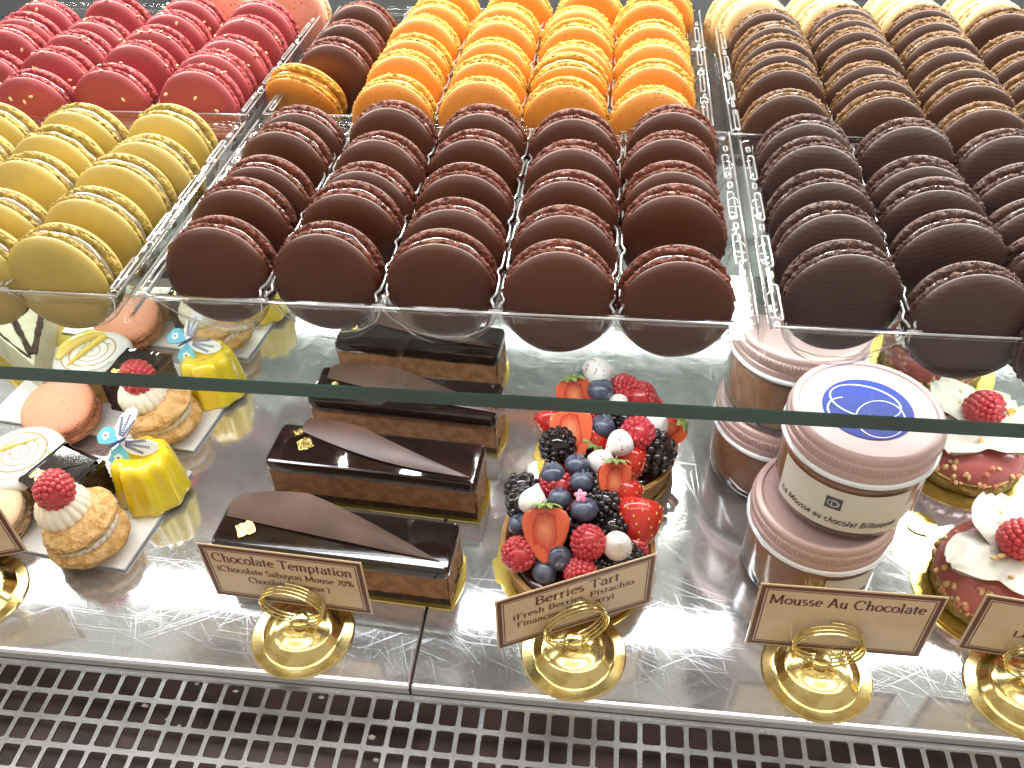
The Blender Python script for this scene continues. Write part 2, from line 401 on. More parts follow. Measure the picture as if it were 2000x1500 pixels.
def macaron(k, loc, rot, label, group, sesame=0, thick=1.0):
    t = thing('macaron', label, 'macaron', loc, rot, group)
    sh, fi = MM[k]
    i, j = random.randrange(3), random.randrange(3)
    a, b = random.uniform(0, 2*pi), random.uniform(0, 2*pi)
    # the spin is about the disc's own axis; the rear shell is turned right round
    def part(name, me, ry, flip):
        o = put(name, me, t)
        Mx = Matrix.Rotation(pi, 4, 'Z') if flip else Matrix()
        o.rotation_euler = (Mx @ Matrix.Rotation(ry, 4, 'Y')).to_euler()
        o.scale = (1, thick, 1)
        o.location = (random.uniform(-.04, .04), 0, random.uniform(-.04, .04))
        return o
    if k == 'dark': a = random.uniform(-.3, .3)
    part('shell', sh[i], a, False); part('shell', sh[j], b, True); part('filling', fi[i], a, False)
    for _ in range(sesame):
        an = random.uniform(0, 2*pi)
        if random.random() < .55:
            rr = random.uniform(.5, 2.0); y = -(.99-.13*(rr/1.9)**3)*thick-.02
            s = put('sesame_seed', seedmesh, t, (rr*math.sin(an), y, rr*math.cos(an)), (0, random.uniform(0, pi), 0))
        else:
            an = random.uniform(-1.2, 1.2); yy = random.choice((-.62, .62, -.35, .35))*thick
            s = put('sesame_seed', seedmesh, t, (2.29*math.sin(an), yy, 2.29*math.cos(an)), (random.uniform(1.2, 1.8), an, random.uniform(0, 3)))
    return t

# place a standing macaron so that its near face is centred at px cx with its upper rim at px ay on the tray bed
def solve(cx, ay, z, lean, h=.70):
    u = np.array([0, math.sin(lean), math.cos(lean)]); n = np.array([0, -math.cos(lean), math.sin(lean)])
    C = np.array(at(cx, ay+80, z))
    for _ in range(10):
        pts = [proj(C+n*h+RM*.965*(math.cos(t)*np.array([1, 0, 0])+math.sin(t)*u)) for t in np.linspace(0, 2*pi, 32)]
        xs = [p[0] for p in pts]; ys = [p[1] for p in pts]
        q = proj(C)
        C = np.array(at(q[0]+cx-(min(xs)+max(xs))/2, q[1]+ay-min(ys), z))
    return C
SHELF = 16.3
BED = SHELF+.12
ORD = ['front', 'second', 'third', 'fourth', 'fifth', 'sixth', 'seventh', 'eighth']
STACKS = {
 'yellow': ('yellow', 'yellow macaron', 'left tray', ['right-hand row', 'second row from the right', 'row at the left edge'],
   [[(115,465),(182,391),(235,324),(290,281),(329,225)],[(-55,465),(-5,395),(61,317),(110,266),(160,221)],[(-60,262),(-10,217)]], 'yellow macarons in the left tray'),
 'pink': ('pink', 'sesame-seeded pink macaron', 'rear left tray', ['right-hand row', 'second row from the right', 'third row from the right', 'fourth row from the right'],
   [[(388,140),(415,108),(450,80),(485,40),(510,8)],[(222,140),(270,91),(304,62),(340,30),(372,2)],[(66,152),(112,103),(152,70),(190,45),(228,2)],[(-15,110),(20,60),(52,38),(90,8)]], 'sesame pink macarons'),
 'plum': ('choc', 'red-brown macaron', 'orange tray', ['short row left of the orange ones'],
   [[(655,88),(680,50),(705,10)]], 'red-brown macarons beside the orange ones'),
 'orange': ('orange', 'orange macaron', 'orange tray', ['leftmost orange row', 'second orange row from the left', 'third orange row from the left', 'right-hand row'],
   [[(767,165),(788,112),(808,80),(825,38),(850,10),(872,-22)],[(935,162),(950,124),(961,85),(974,44),(985,15),(1012,-20)],[(1104,170),(1110,132),(1119,92),(1124,52),(1126,20),(1150,-20)],[(1273,180),(1276,132),(1276,88),(1272,52),(1266,8),(1285,-22)]], 'orange macarons'),
 'choc': ('choc', 'red-brown macaron', 'centre front tray', ['left-hand row', 'row right of the left-hand one', 'middle row', 'row left of the right-hand one', 'right-hand row'],
   [[(425,447),(470,372),(515,328),(556,261),(585,222)],[(637,460),(685,382),(715,336),(741,275),(766,214)],[(860,482),(883,411),(905,345),(926,275),(941,224)],[(1090,495),(1100,424),(1110,357),(1115,292),(1120,233)],[(1320,515),(1315,387),(1310,338),(1307,275),(1312,222)]], 'chocolate macarons in the centre front tray'),
 'dark': ('dark', 'dark brown macaron', 'right front tray', ['left-hand row', 'middle row', 'row at the right edge'],
   [[(1648,502),(1622,420),(1605,359),(1588,289),(1572,243)],[(1900,541),(1856,441),(1822,376),(1793,329),(1769,250)],[(2118,585),(2070,480),(2030,410),(2000,345),(1963,268)]], 'dark brown macarons in the right front tray'),
 'tan': ('tan', 'tan-footed brown macaron', 'right rear tray', ['left-hand row', 'second row from the left', 'third row from the left', 'row at the right edge'],
   [[(1536,190),(1527,142),(1521,110),(1515,82),(1508,55),(1497,27)],[(1722,195),(1710,163),(1690,133),(1685,95),(1668,65),(1655,42),(1648,18)],[(1918,217),(1893,172),(1875,138),(1850,103),(1835,73),(1815,47),(1800,22)],[(2085,235),(2060,190),(2030,150),(2010,112),(1985,75),(1958,28)]], 'brown macarons with tan feet'),
 'cream': ('cream', 'pale cream macaron', 'top right tray', ['leftmost row', 'second row from the left', 'third row from the left', 'right-hand row'],
   [[(1475,-4),(1450,-22)],[(1625,-2),(1600,-20)],[(1780,-2),(1752,-20)],[(1935,0),(1905,-18)]], 'cream macarons along the top edge'),
}
for key, (fl, lab, where, rows, cols, grp) in STACKS.items():
    for ci, colm in enumerate(cols):
        for ri, (cx, ay) in enumerate(colm):
            lean = .09+random.uniform(-.07, .07)
            if key == 'orange' and ci == 2 and ri == 1: lean = -.22
            yaw = random.uniform(-.05, .05)
            if key == 'cream': yaw = .25; lean = .3
            zc = BED+2.32
            C = solve(cx, ay, zc, lean)
            lb = '%s, %s in the %s, %s' % (lab, ORD[ri] if ri else 'foremost', rows[ci], where)
            macaron(fl, tuple(C), (-lean, 0, yaw), lb, grp, random.randint(7, 11) if key == 'pink' else 0, .95 if key == 'tan' else 1.12)
# the odd ones
c = at(600, 200, BED+1.75)
macaron('orange', (c.x, c.y, BED+1.9), (.42, 0, -.22), 'orange-tan macaron leaning far back, alone in front of the red-brown ones', None)
C = solve(436, -30, BED+2.32, .3); macaron('peach', tuple(C), (-.3, 0, .1), 'peach speckled macaron at the top edge behind the pink tray', None)
C = solve(575, -38, BED+2.32, .3); macaron('peach', tuple(C), (-.3, 0, -.1), 'cream speckled macaron at the top edge beside the tray gap', None)

# ------------------------------------------------------------------ clear trays
def tray(name, label, xs, y0, y1, xl, xr):
    ztop = 2.68
    N = max(2, int((xr-xl)/.16)); K = int((y1-y0)/.2)
    X = np.linspace(xl, xr, N); Y = np.linspace(y0, y1, K)
    P = []
    y_in0, y_in1 = y0+.35, y1-.35
    def sm(t): t = min(1, max(0, t)); return t*t*(3-2*t)
    for y in Y:
        row = []
        for x in X:
            z = ztop
            for xc in xs:
                dx = abs(x-xc)
                ph = (y/1.95) % 1
                node = math.exp(-((ph-.5)/.10)**2)*.14      # small bridging nodes along the ridges
                Rr = 2.36-node
                if dx < Rr:
                    tz = 2.36-math.sqrt(max(0, Rr*Rr-dx*dx))
                    wl = sm((y-y_in0)/.8)*sm((y_in1-y)/.8)
                    z = min(z, ztop+(min(tz, ztop)-ztop)*wl)
            # raised clips along the side flanges
            if x < xs[0]-2.45 or x > xs[-1]+2.45:
                edge = min(x-xl, xr-x)
                u = (y/3.6) % 1
                if .12 < edge < .62 and .1 < u < .75: z += .16
                elif .25 < edge < .5 and .8 < u < .95: z += .14
            e = min(x-xl, xr-x, (y-y0)*1.3, (y1-y)*1.3)
            row.append((x, y, z+.0))
        P.append(row)
    mb = MB(); mb.grid(P)
    o = thing(name, label, 'tray', (0, 0, BED-.02))
    mb.build('cell_sheet', M['pet'], o, True)
    bd = MB()
    for i_ in range(len(xs)-1):       # thick rounded ribs between the columns, pinched at every disc
        xm = (xs[i_]+xs[i_+1])/2
        for sd in (-1, 1):
            pts = []
            yy = y0+.45
            while yy < y1-.4:
                ph = (yy/1.95) % 1
                pts.append((xm+sd*(.10+.16*math.exp(-((ph-.5)/.13)**2)), yy, ztop+.05)); yy += .16
            bd.tube(pts, .055, 6)
    for i_, xc in enumerate(xs):      # the rolled lip and the round end of each cell
        for (ye, s_) in ((y0+.35, 1), (y1-.35, -1)):
            bd.tube([(xc+2.3*math.cos(a), ye+s_*(.05-1.0*math.sin(a)), ztop-.02+2.35*math.sin(a)) for a in [pi+pi*k/28 for k in range(29)]], .035, 5)
            if i_ < len(xs)-1: bd.tube([(xc+2.1, ye-s_*.1, ztop+.02), (xc+2.65, ye-s_*.1, ztop+.02)], .06, 6)
    for (xa, sg) in ((xl+.22, 1), (xr-.22, -1)):      # paperclip-shaped clips pressed into the side flanges
        wd_ = min(.42, (xs[0]-2.4-xl)*.55)
        yy = y0+.5
        while yy < y1-2.6:
            L1 = 2.3
            for (oy, ln_, w0) in ((0, L1, wd_), (L1+.45, .45, wd_*.6)):
                c0 = xa+sg*w0/2; rp_ = w0/2
                lp = [(c0+rp_*math.cos(a), yy+oy+rp_+rp_*math.sin(a), ztop+.07) for a in [pi+pi*k/8 for k in range(9)]]
                lp += [(c0+rp_*math.cos(a), yy+oy+ln_-rp_+rp_*math.sin(a), ztop+.07) for a in [pi*k/8 for k in range(9)]]
                bd.tube(lp, .05, 6, None, True)
            yy += 3.6
    bd.tube([(xl+.05, y0+.1, ztop+.03), (xr-.05, y0+.1, ztop+.03)], .05, 6)
    bd.tube([(xl, y0, ztop+.03), (xl, y1, ztop+.03)], .05, 6); bd.tube([(xr, y0, ztop+.03), (xr, y1, ztop+.03)], .05, 6)
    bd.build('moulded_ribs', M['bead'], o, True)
    sk = MB()
    ring = [(xl, y0), (xr, y0), (xr, y1), (xl, y1)]
    def rr(off, z):
        pts = []; cx = [(xl-off+.5, y0-off+.5, pi), (xr+off-.5, y0-off+.5, 1.5*pi), (xr+off-.5, y1+off-.5, 0), (xl-off+.5, y1+off-.5, .5*pi)]
        for a, b_, a0 in cx:
            for k in range(7): pts.append((a+.5*math.cos(a0+k*pi/12), b_+.5*math.sin(a0+k*pi/12), z))
        return pts
    L = [rr(0, ztop), rr(.06, ztop+.04), rr(.12, ztop-.02), rr(.16, ztop-.5), rr(.20, ztop-.95), rr(.42, ztop-1.02), rr(.45, ztop-1.08)]
    sk.grid(L, wrap=True)
    sk.build('skirt', M['pet'], o, True)
    return o
tray('plastic_tray', 'clear plastic tray holding the yellow macarons at left', [-36.7, -32.1, -27.4, -22.8], 27.3, 43.2, -39.5, -19.95)
tray('plastic_tray', 'clear plastic tray holding the chocolate macarons in the centre front', [-16.35, -11.4, -6.7, -1.95, 2.75], 27.35, 43.5, -19.3, 5.75)
tray('plastic_tray', 'clear plastic tray holding the dark brown macarons at right front', [9.15, 13.8, 18.3, 23.0], 27.3, 42.6, 6.25, 26.0)
tray('plastic_tray', 'clear plastic tray holding the pink sesame macarons', [-37.3, -32.6, -28.1, -23.1], 44.0, 61.0, -40, -20.2)
tray('plastic_tray', 'clear plastic tray holding the orange macarons', [-16.5, -12.0, -7.3, -2.7, 1.85], 44.2, 61.0, -19.3, 5.0)
tray('plastic_tray', 'clear plastic tray holding the brown tan-footed macarons at right rear', [8.7, 13.35, 17.95, 22.5], 43.2, 60.0, 5.9, 25.6)

# ------------------------------------------------------------------ the case
c = thing('glass_shelf', 'clear glass shelf with a dark green polished front edge under the macaron trays', 'shelf', (0, 0, 0))
mb = MB(); mb.add([(-75, 25.82, SHELF), (75, 25.82, SHELF), (75, 66, SHELF), (-75, 66, SHELF)], [(0, 1, 2, 3)])
mb.add([(-75, 25.82, SHELF-.75), (75, 25.82, SHELF-.75), (75, 66, SHELF-.75), (-75, 66, SHELF-.75)], [(3, 2, 1, 0)])
mb.build('pane', M['glass'], c, False)
mb = MB(); mb.add([(-75, 25.82, SHELF), (75, 25.82, SHELF), (75, 25.76, SHELF-.05), (-75, 25.76, SHELF-.05), (75, 25.76, SHELF-.70), (-75, 25.76, SHELF-.70), (75, 25.82, SHELF-.75), (-75, 25.82, SHELF-.75)],
   [(0, 3, 2, 1), (3, 5, 4, 2), (5, 7, 6, 4)])
mb.build('polished_edge', M['edge'], c, False)

SEAM = -8.61
def rsheet(x0, x1, y0, y1):
    mb = MB()
    # flat plate whose front edge rolls down
    prof = [(y1, 0), (y0+.35, 0), (y0+.18, -.01), (y0+.06, -.05), (y0, -.13), (y0-.02, -.25), (y0-.02, -.75)]
    prof2 = [(y1, -.75)] + prof
    rows = []
    for x in (x0, x0+.06, x1-.06, x1):
        rows.append([(x, y, z-(.05 if x in (x0, x1) else 0)) for y, z in prof])
    mb.grid(rows)
    return mb
deck = tag(bpy.data.objects.new('steel_floor', None), kind='structure'); COL.objects.link(deck)
rsheet(-75, SEAM-.07, 21.75, 76).build('deck_plate', M['deck'], deck)
rsheet(SEAM+.07, 75, 21.75, 76).build('deck_plate', M['deck'], deck)
mb = MB(); mb.box((SEAM, 49, -.6), (.6, 54, .1)); mb.build('seam_backing', M['dark'], deck)
bw = MB(); bw.box((0, 77, 20), (150, 1, 60)); tag(bw.build('back_wall', M['back']), kind='structure')

# perforated grille: square holes in a thin plate
g = thing('ventilation_grille', 'perforated stainless grille with rows of square holes along the front', 'grille', (0, 0, -.6))
px_, hx, hy, py_ = 1.09, .86, 1.06, 1.335
y_first = 21.36
mb = MB(); x0 = -42; nx = 70; rows = 6
xs = [x0]; 
for i in range(nx): xs += [-42+.13+i*px_, -42+.13+i*px_+hx]
xs.append(xs[-1]+.3)
ys = [21.70]
for j in range(rows): ys += [y_first-j*py_, y_first-j*py_-hy]
ys.append(ys[-1]-.4)
rr_ = .1
for zi, z in enumerate((0, -.12)):
    for i in range(len(xs)-1):
        for j in range(len(ys)-1):
            hole = (i % 2 == 1) and (j % 2 == 1)
            a, b_, c_, d_ = (xs[i], ys[j]), (xs[i+1], ys[j]), (xs[i+1], ys[j+1]), (xs[i], ys[j+1])
            if not hole:
                mb.add([(*a, z), (*b_, z), (*c_, z), (*d_, z)], [(3, 2, 1, 0)])
            else:
                for (cx_, cy_), sx, sy in ((a, 1, -1), (b_, -1, -1), (c_, -1, 1), (d_, 1, 1)):
                    mb.add([(cx_, cy_, z), (cx_+sx*rr_, cy_, z), (cx_+sx*rr_*.3, cy_+sy*rr_*.3, z), (cx_, cy_+sy*rr_, z)], [(0, 1, 2, 3)])
                if zi == 0:
                    oc = [(a[0]+rr_, a[1]), (b_[0]-rr_, b_[1]), (b_[0], b_[1]-rr_), (c_[0], c_[1]+rr_), (c_[0]-rr_, c_[1]), (d_[0]+rr_, d_[1]), (d_[0], d_[1]+rr_), (a[0], a[1]-rr_)]
                    n_ = 8
                    mb.add([(p[0], p[1], 0) for p in oc]+[(p[0], p[1], -.12) for p in oc], [(k, (k+1) % n_, n_+(k+1) % n_, n_+k) for k in range(n_)])
mb.build('perforated_plate', M['steel2'], g, False)
mb = MB(); mb.box((0, 17.5, -5.5), (150, 9.5, .2)); mb.box((0, 22.2, -3.2), (150, .2, 4.6)); wl = mb.build('well', M['dark'], g); wl.location = (0, 0, .6)
CRL = ['largest pale crumb on the grille, left of the first sign holder', 'pale crumb just right of the largest crumb on the grille', 'pale crumb left of the largest crumb on the grille',
       'pale crumb in the top row of holes below the chocolate sign holder', 'small pale crumb in the top row of holes, left part', 'pale crumb in a hole left of the deck seam',
       'pale crumb in the second row of holes below the seam', 'pale crumb at the bottom of the grille below the seam', 'small pale crumb in the leftmost part of the grille', 'tiny crumb by the sign holder below the chocolate cakes']
for i, (px, py, s) in enumerate([(330,1405,.13),(350,1418,.10),(283,1378,.13),(460,1350,.10),(385,1335,.1),(690,1362,.14),(725,1440,.15),(735,1485,.13),(178,1352,.1),(628,1362,.12)]):
    p = at(px, py, -.78)
    b = MB(); b.ball((0, 0, 0), s, 12, 8, None, (1.3, .8, .6), lambda d: 1+.5*nz(d, 1.5, i*3))
    o = b.build('crumb', M['crumb'], None, True); o.location = p
    tag(o, CRL[i], 'crumb', 'crumbs on the grille')

# light tubes under the shelf
t = thing('light_strip', 'white light strip in a metal channel under the front of the glass shelf', 'light', (0, 35.0, 15.0))
b = MB(); b.box((0, 0, -.05), (124, 1.5, .1)); b.build('diffuser', M['tube'], t)
b = MB(); b.box((0, 0, .2), (124, 2.3, .3)); b.box((0, -1.0, -.05), (124, .22, .35)); b.box((0, 1.0, -.05), (124, .22, .35)); b.build('channel', M['alu'], t)
t = thing('led_strip', 'strip of small white LEDs under the back of the shelf', 'light', (0, 66.5, 14.6))
b = MB(); b.box((0, 0, .15), (110, 1.2, .2)); b.build('channel', M['alu'], t)
b = MB()
for i in range(150): b.ball((-52+i*.7, 0, -.02), .24, 8, 5)
tag(b.build('diode_row', M['tube2'], t), kind='stuff')
# ------------------------------------------------------------------ lettering drawn with a broad pen
def arc(cx, cy, rx, ry, a0, a1, n=12):
    return [(cx+rx*math.cos(math.radians(a0+(a1-a0)*i/n)), cy+ry*math.sin(math.radians(a0+(a1-a0)*i/n))) for i in range(n+1)]
G = {
 'C': (.66, [arc(.36,.33,.30,.34,48,312), [(.56,.56),(.56,.46)]], []),
 'h': (.50, [[(.12,0),(.12,.70)], [(.12,.32)]+arc(.26,.29,.12,.13,150,0)+[(.38,0)]], [(.12,0),(.38,0),(.08,.69)]),
 'o': (.46, [arc(.23,.21,.18,.21,90,450,18)], []),
 'c': (.41, [arc(.23,.21,.18,.21,45,320)], []),
 'l': (.25, [[(.12,0),(.12,.70)]], [(.12,0),(.08,.69)]),
 'a': (.43, [arc(.2,.29,.13,.13,150,0,8)+[(.33,.06),(.40,.01)], arc(.2,.12,.13,.12,80,330,10)], []),
 't': (.30, [[(.13,.55),(.13,.08)]+arc(.20,.08,.07,.07,180,290,5), [(.03,.41),(.26,.41)]], []),
 'e': (.42, [[(.06,.24),(.37,.24)]+arc(.22,.22,.16,.20,5,315,14)], []),
 'T': (.62, [[(.31,0),(.31,.66)], [(.05,.56),(.05,.65),(.57,.65),(.57,.56)]], [(.31,0)]),
 'm': (.76, [[(.12,0),(.12,.42)], [(.12,.33)]+arc(.25,.29,.12,.13,150,0)+[(.37,0)], [(.37,.33)]+arc(.51,.29,.12,.13,150,0)+[(.63,0)]], [(.12,0),(.37,0),(.63,0),(.08,.41)]),
 'p': (.50, [[(.12,-.21),(.12,.42)], arc(.26,.21,.17,.21,150,-150)], [(.12,-.21),(.08,.41)]),
 'i': (.25, [[(.12,0),(.12,.42)], arc(.12,.58,.02,.02,0,360,6)], [(.12,0),(.08,.41)]),
 'n': (.50, [[(.12,0),(.12,.42)], [(.12,.33)]+arc(.26,.29,.12,.13,150,0)+[(.38,0)]], [(.12,0),(.38,0),(.08,.41)]),
 '(': (.28, [arc(.33,.25,.22,.45,130,230)], []),
 ')': (.28, [arc(-.05,.25,.22,.45,50,-50)], []),
 'S': (.50, [arc(.24,.48,.15,.17,40,250,10)+arc(.25,.17,.16,.17,70,-140,10)], []),
 'b': (.49, [[(.12,.02),(.12,.70)], arc(.27,.21,.16,.21,150,-150)], [(.08,.69)]),
 'y': (.46, [[(.06,.42),(.24,.02)], [(.41,.42),(.16,-.19),(.07,-.18)]], [(.07,.42),(.40,.42)]),
 'u': (.50, [[(.11,.42),(.11,.13)]+arc(.24,.13,.13,.13,180,330,6)+[(.37,.12)], [(.37,.42),(.37,0)]], [(.09,.41),(.35,.41),(.40,0)]),
 'M': (.84, [[(.12,0),(.14,.66)], [(.14,.66),(.41,.06)], [(.41,.06),(.69,.66)], [(.69,.66),(.71,0)]], [(.12,0),(.71,0),(.10,.65),(.73,.65)]),
 '7': (.42, [[(.06,.60),(.37,.60),(.16,0)]], []),
 '0': (.44, [arc(.22,.31,.16,.31,90,450,18)], []),
 '%': (.66, [arc(.16,.47,.10,.14,0,360), arc(.49,.14,.10,.14,0,360), [(.50,.62),(.15,0)]], []),
 'r': (.35, [[(.12,0),(.12,.42)], [(.12,.28)]+arc(.24,.30,.11,.11,160,60,5)], [(.12,0),(.08,.41)]),
 'x': (.46, [[(.07,.42),(.38,0)], [(.37,.42),(.07,0)]], [(.08,.42),(.37,.42),(.08,0),(.38,0)]),
 'B': (.56, [[(.13,0),(.13,.66)], [(.13,.65)]+arc(.27,.50,.17,.15,90,-90,8)+[(.13,.35)], [(.27,.35)]+arc(.29,.18,.20,.17,90,-90,8)+[(.13,.01)]], [(.10,0),(.10,.65)]),
 's': (.35, [arc(.17,.31,.10,.11,40,240,8)+arc(.17,.11,.11,.11,70,-140,8)], []),
 'F': (.52, [[(.13,0),(.13,.66)], [(.10,.65),(.46,.65),(.46,.55)], [(.13,.35),(.36,.35)]], [(.13,0)]),
 ',': (.22, [[(.10,.05),(.11,0),(.06,-.10)]], []),
 'P': (.54, [[(.13,0),(.13,.66)], [(.13,.65)]+arc(.28,.48,.19,.17,90,-90,8)+[(.13,.31)]], [(.13,0),(.10,.65)]),
 'A': (.64, [[(.09,0),(.32,.68)], [(.32,.68),(.56,0)], [(.17,.24),(.47,.24)]], [(.08,0),(.56,0)]),
 'L': (.54, [[(.13,0),(.13,.66)], [(.10,.01),(.46,.01),(.48,.12)]], [(.13,.65)]),
 'R': (.60, [[(.13,0),(.13,.66)], [(.13,.65)]+arc(.28,.49,.18,.16,90,-90,8)+[(.13,.33)], [(.30,.33),(.55,0)]], [(.13,0),(.10,.65)]),
 'N': (.66, [[(.12,0),(.12,.66)], [(.12,.66),(.54,0)], [(.54,0),(.54,.66)]], [(.12,0),(.54,.65)]),
 'q': (.49, [[(.37,-.21),(.37,.42)], arc(.23,.21,.17,.21,40,320)], [(.37,-.21)]),
 ' ': (.26, [], []),
}
def text_width(s): return sum(G[c][0] for c in s)
def text_mesh(mb, s, size, x, y, place, stretch=1.0, slant=0, pen=90, thick=.085, thin=.032, serif=True):
    # place(u, v, lift) maps card coordinates to 3D
    cx = x; pa = math.radians(pen); sz = size
    for ch in s:
        adv, strokes, ser = G[ch]
        for st in strokes:
            st = [(a+slant*b_, b_) for a, b_ in st]
            if len(st) < 2: continue
            Lp = []; Rp = []
            for i, p in enumerate(st):
                a = st[max(0, i-1)]; b_ = st[min(len(st)-1, i+1)]
                dx, dy = b_[0]-a[0], b_[1]-a[1]; l = math.hypot(dx, dy) or 1; dx /= l; dy /= l
                wd = thin+(thick-thin)*abs(dx*math.cos(pa)+dy*math.sin(pa))**1.4
                nx_, ny_ = -dy*wd/2, dx*wd/2
                Lp.append((p[0]+nx_, p[1]+ny_)); Rp.append((p[0]-nx_, p[1]-ny_))
            vs = [place(cx+a*sz*stretch, y+b_*sz, 0) for a, b_ in Lp]+[place(cx+a*sz*stretch, y+b_*sz, 0) for a, b_ in Rp]
            n = len(st)
            mb.add(vs, [(i, i+1, n+i+1, n+i) for i in range(n-1)])
        if serif:
            for (a, b_) in ser:
                q = [(a-.085, b_-.016), (a+.085, b_-.016), (a+.085, b_+.016), (a-.085, b_+.016)]
                mb.add([place(cx+(u+slant*v)*sz*stretch, y+v*sz, .002) for u, v in q], [(0, 1, 2, 3)])
        cx += adv*sz*stretch
    return cx

# ------------------------------------------------------------------ sign holders and cards
def lathe_brass(parent):
    prof = [(0, 0), (2.62, 0), (2.66, .05), (2.60, .11), (2.15, .13), (2.04, .15), (1.96, .22), (1.66, .60), (1.58, .68), (1.42, .71), (1.25, .76), (1.02, .88), (.80, .94), (.60, .97), (.46, 1.0), (.42, 1.08), (.50, 1.14), (.52, 1.22), (.46, 1.29), (.30, 1.34), (0, 1.35)]
    b = MB(); b.lathe(prof, 64); b.build('base', M['brass'], parent)
def sign(bx, by, yaw, zc, wd, ht, lines, label, lab2, group, tilt=0, dx=0, ring_tilt=0.1, seed=0):
    t = thing('sign_holder', label, 'sign holder', (bx, by, 0), (0, 0, 0), group)
    lathe_brass(t)
    b = MB(); rr = 1.6; zr = 2.78
    pts = [(0, 0, 1.1), (0, 0, zr-rr*1.0)]
    for i in range(128):
        a = -pi/2+2*pi*i/36*1.0
        k = i/128
        q = rr*(1-.02*k)
        pts.append((q*math.cos(a), -.50+k*.66, zr+q*math.sin(a)*.98))
    Mr = Matrix.Rotation(yaw, 4, 'Z')
    Mt = Matrix.Translation((0, 0, zr)) @ Matrix.Rotation(ring_tilt, 4, 'X') @ Matrix.Rotation(.10, 4, 'Y') @ Matrix.Rotation(seed*.2, 4, 'Z') @ Matrix.Translation((0, 0, -zr))
    b.tube([Mr @ (Mt @ Vector(p) if k > 1 else Vector(p)) for k, p in enumerate(pts)], .06, 8)
    b.build('wire_coil', M['wire'], t)
    s = thing('sign_card', lab2, 'sign', (bx, by, 0), (0, 0, yaw), group and 'printed name cards in the holders')
    Mt2 = Matrix.Translation((dx, .18, zc)) @ Matrix.Rotation(tilt, 4, 'Y')
    def place(u, v, lift): return Mt2 @ Vector((u-wd/2, -.035-lift, v-ht/2))
    b = MB(); b.box((0, 0, 0), (wd, .05, ht), Mt2); b.build('card', M['card'], s, False)
    b = MB()
    def frame(ins, th, l):
        o_ = [(ins, ins), (wd-ins, ins), (wd-ins, ht-ins), (ins, ht-ins)]; i_ = [(ins+th, ins+th), (wd-ins-th, ins+th), (wd-ins-th, ht-ins-th), (ins+th, ht-ins-th)]
        vs = [place(u, v, l) for u, v in o_+i_]
        b.add(vs, [(k, (k+1) % 4, 4+(k+1) % 4, 4+k) for k in range(4)])
    frame(.09, .20, .003); frame(.36, .05, .003)
    b.build('border', M['ink'], s, False)
    b = MB()
    for (txt, size, x, y, fit) in lines:
        st = fit/(text_width(txt)*size)
        text_mesh(b, txt, size, x, y, lambda u, v, l: place(u, v, .004+l), st, thick=.125, thin=.055)
    if lines: b.build('lettering', M['ink'], s, False)
    return t
SG = 'brass coil sign holders along the front'
sign(-14.74, 24.25, math.radians(-3), 4.48, 8.25, 4.2,
     [('Chocolate Temptation', .98, .55, 2.95, 7.1), ('(Chocolate Sabayon Mouse 70%', .66, .62, 2.18, 7.0), ('Chocolate Cremeux )', .66, 2.1, 1.45, 4.2)],
     'brass coil sign holder in front of the chocolate bar cakes', 'cream card with brown border reading Chocolate Temptation', SG, dx=-.1)
sign(-.71, 24.45, math.radians(25), 4.15, 8.05, 3.95,
     [('Berries Tart', .98, 1.9, 2.75, 4.3), ('(Fresh Berries, Pistachio', .62, .8, 2.08, 6.2), ('Financier, Raspberry)', .62, 1.0, 1.40, 5.0)],
     'brass coil sign holder in front of the berry tarts', 'angled cream card reading Berries Tart before the fruit', SG, dx=.15)
sign(11.26, 24.5, 0, 4.3, 8.1, 4.85, [('Mousse Au Chocolate', 1.0, .55, 3.45, 6.9)],
     'brass coil sign holder in front of the mousse jars', 'cream card with brown border reading Mousse Au Chocolate', SG, dx=.35)
sign(20.9, 24.5, math.radians(-6), 4.5, 8.1, 4.3, [('Lemon', .68, 1.9, 1.6, 1.9), ('Fin', .62, 2.9, .9, .9)],
     'brass coil sign holder cut by the right edge', 'cream card at the right edge with small print starting Lemon', SG, dx=.45)
sign(-33.3, 24.9, math.radians(20), 4.6, 8.1, 4.2, [], 'brass coil sign holder cut by the left edge', 'cream card at the left edge with only its corner showing', SG, dx=-.6)
# ------------------------------------------------------------------ fruit and small decorations (shared meshes)
def drupe_mesh(name, m, r0, hgt, n, dr, hollow=True):
    mb = MB(); rnd = random.Random(3)
    for i in range(n):
        t = (i+.5)/n; zz = -.85+1.75*t
        rad = math.sqrt(max(0, 1-zz*zz))*(1-.12*zz)
        a = i*2.399963
        if zz > .93: continue
        p = Vector((rad*r0*math.cos(a), rad*r0*math.sin(a), -zz*hgt))
        mb.ball(p, dr*rnd.uniform(.88, 1.12), 8, 6)
    mb.ball((0, 0, 0), 1, 16, 10, None, (r0*1.09, r0*1.09, hgt*1.05))
    return mb.mesh(name, m, True)
ME = {}
ME['raspberry'] = drupe_mesh('raspberry', M['raspb'], .78, .92, 110, .168)
ME['blackberry'] = drupe_mesh('blackberry', M['blackb'], .82, .98, 62, .225)
mb = MB()
mb.ball((0, 0, 0), .72, 24, 16, None, (1, 1, .88), lambda d: 1-(.16*math.exp(-((1-d.z)/.035)) if d.z > .8 else 0))
for k in range(5):
    a = k*2*pi/5
    mb.add([(.12*math.cos(a-.5), .12*math.sin(a-.5), .55), (.12*math.cos(a+.5), .12*math.sin(a+.5), .55), (.30*math.cos(a+.3), .30*math.sin(a+.3), .63), (.34*math.cos(a), .34*math.sin(a), .70), (.30*math.cos(a-.3), .30*math.sin(a-.3), .63)], [(0, 1, 2, 3, 4)])
ME['blueberry'] = mb.mesh('blueberry', M['blueb'], True)
mb = MB()
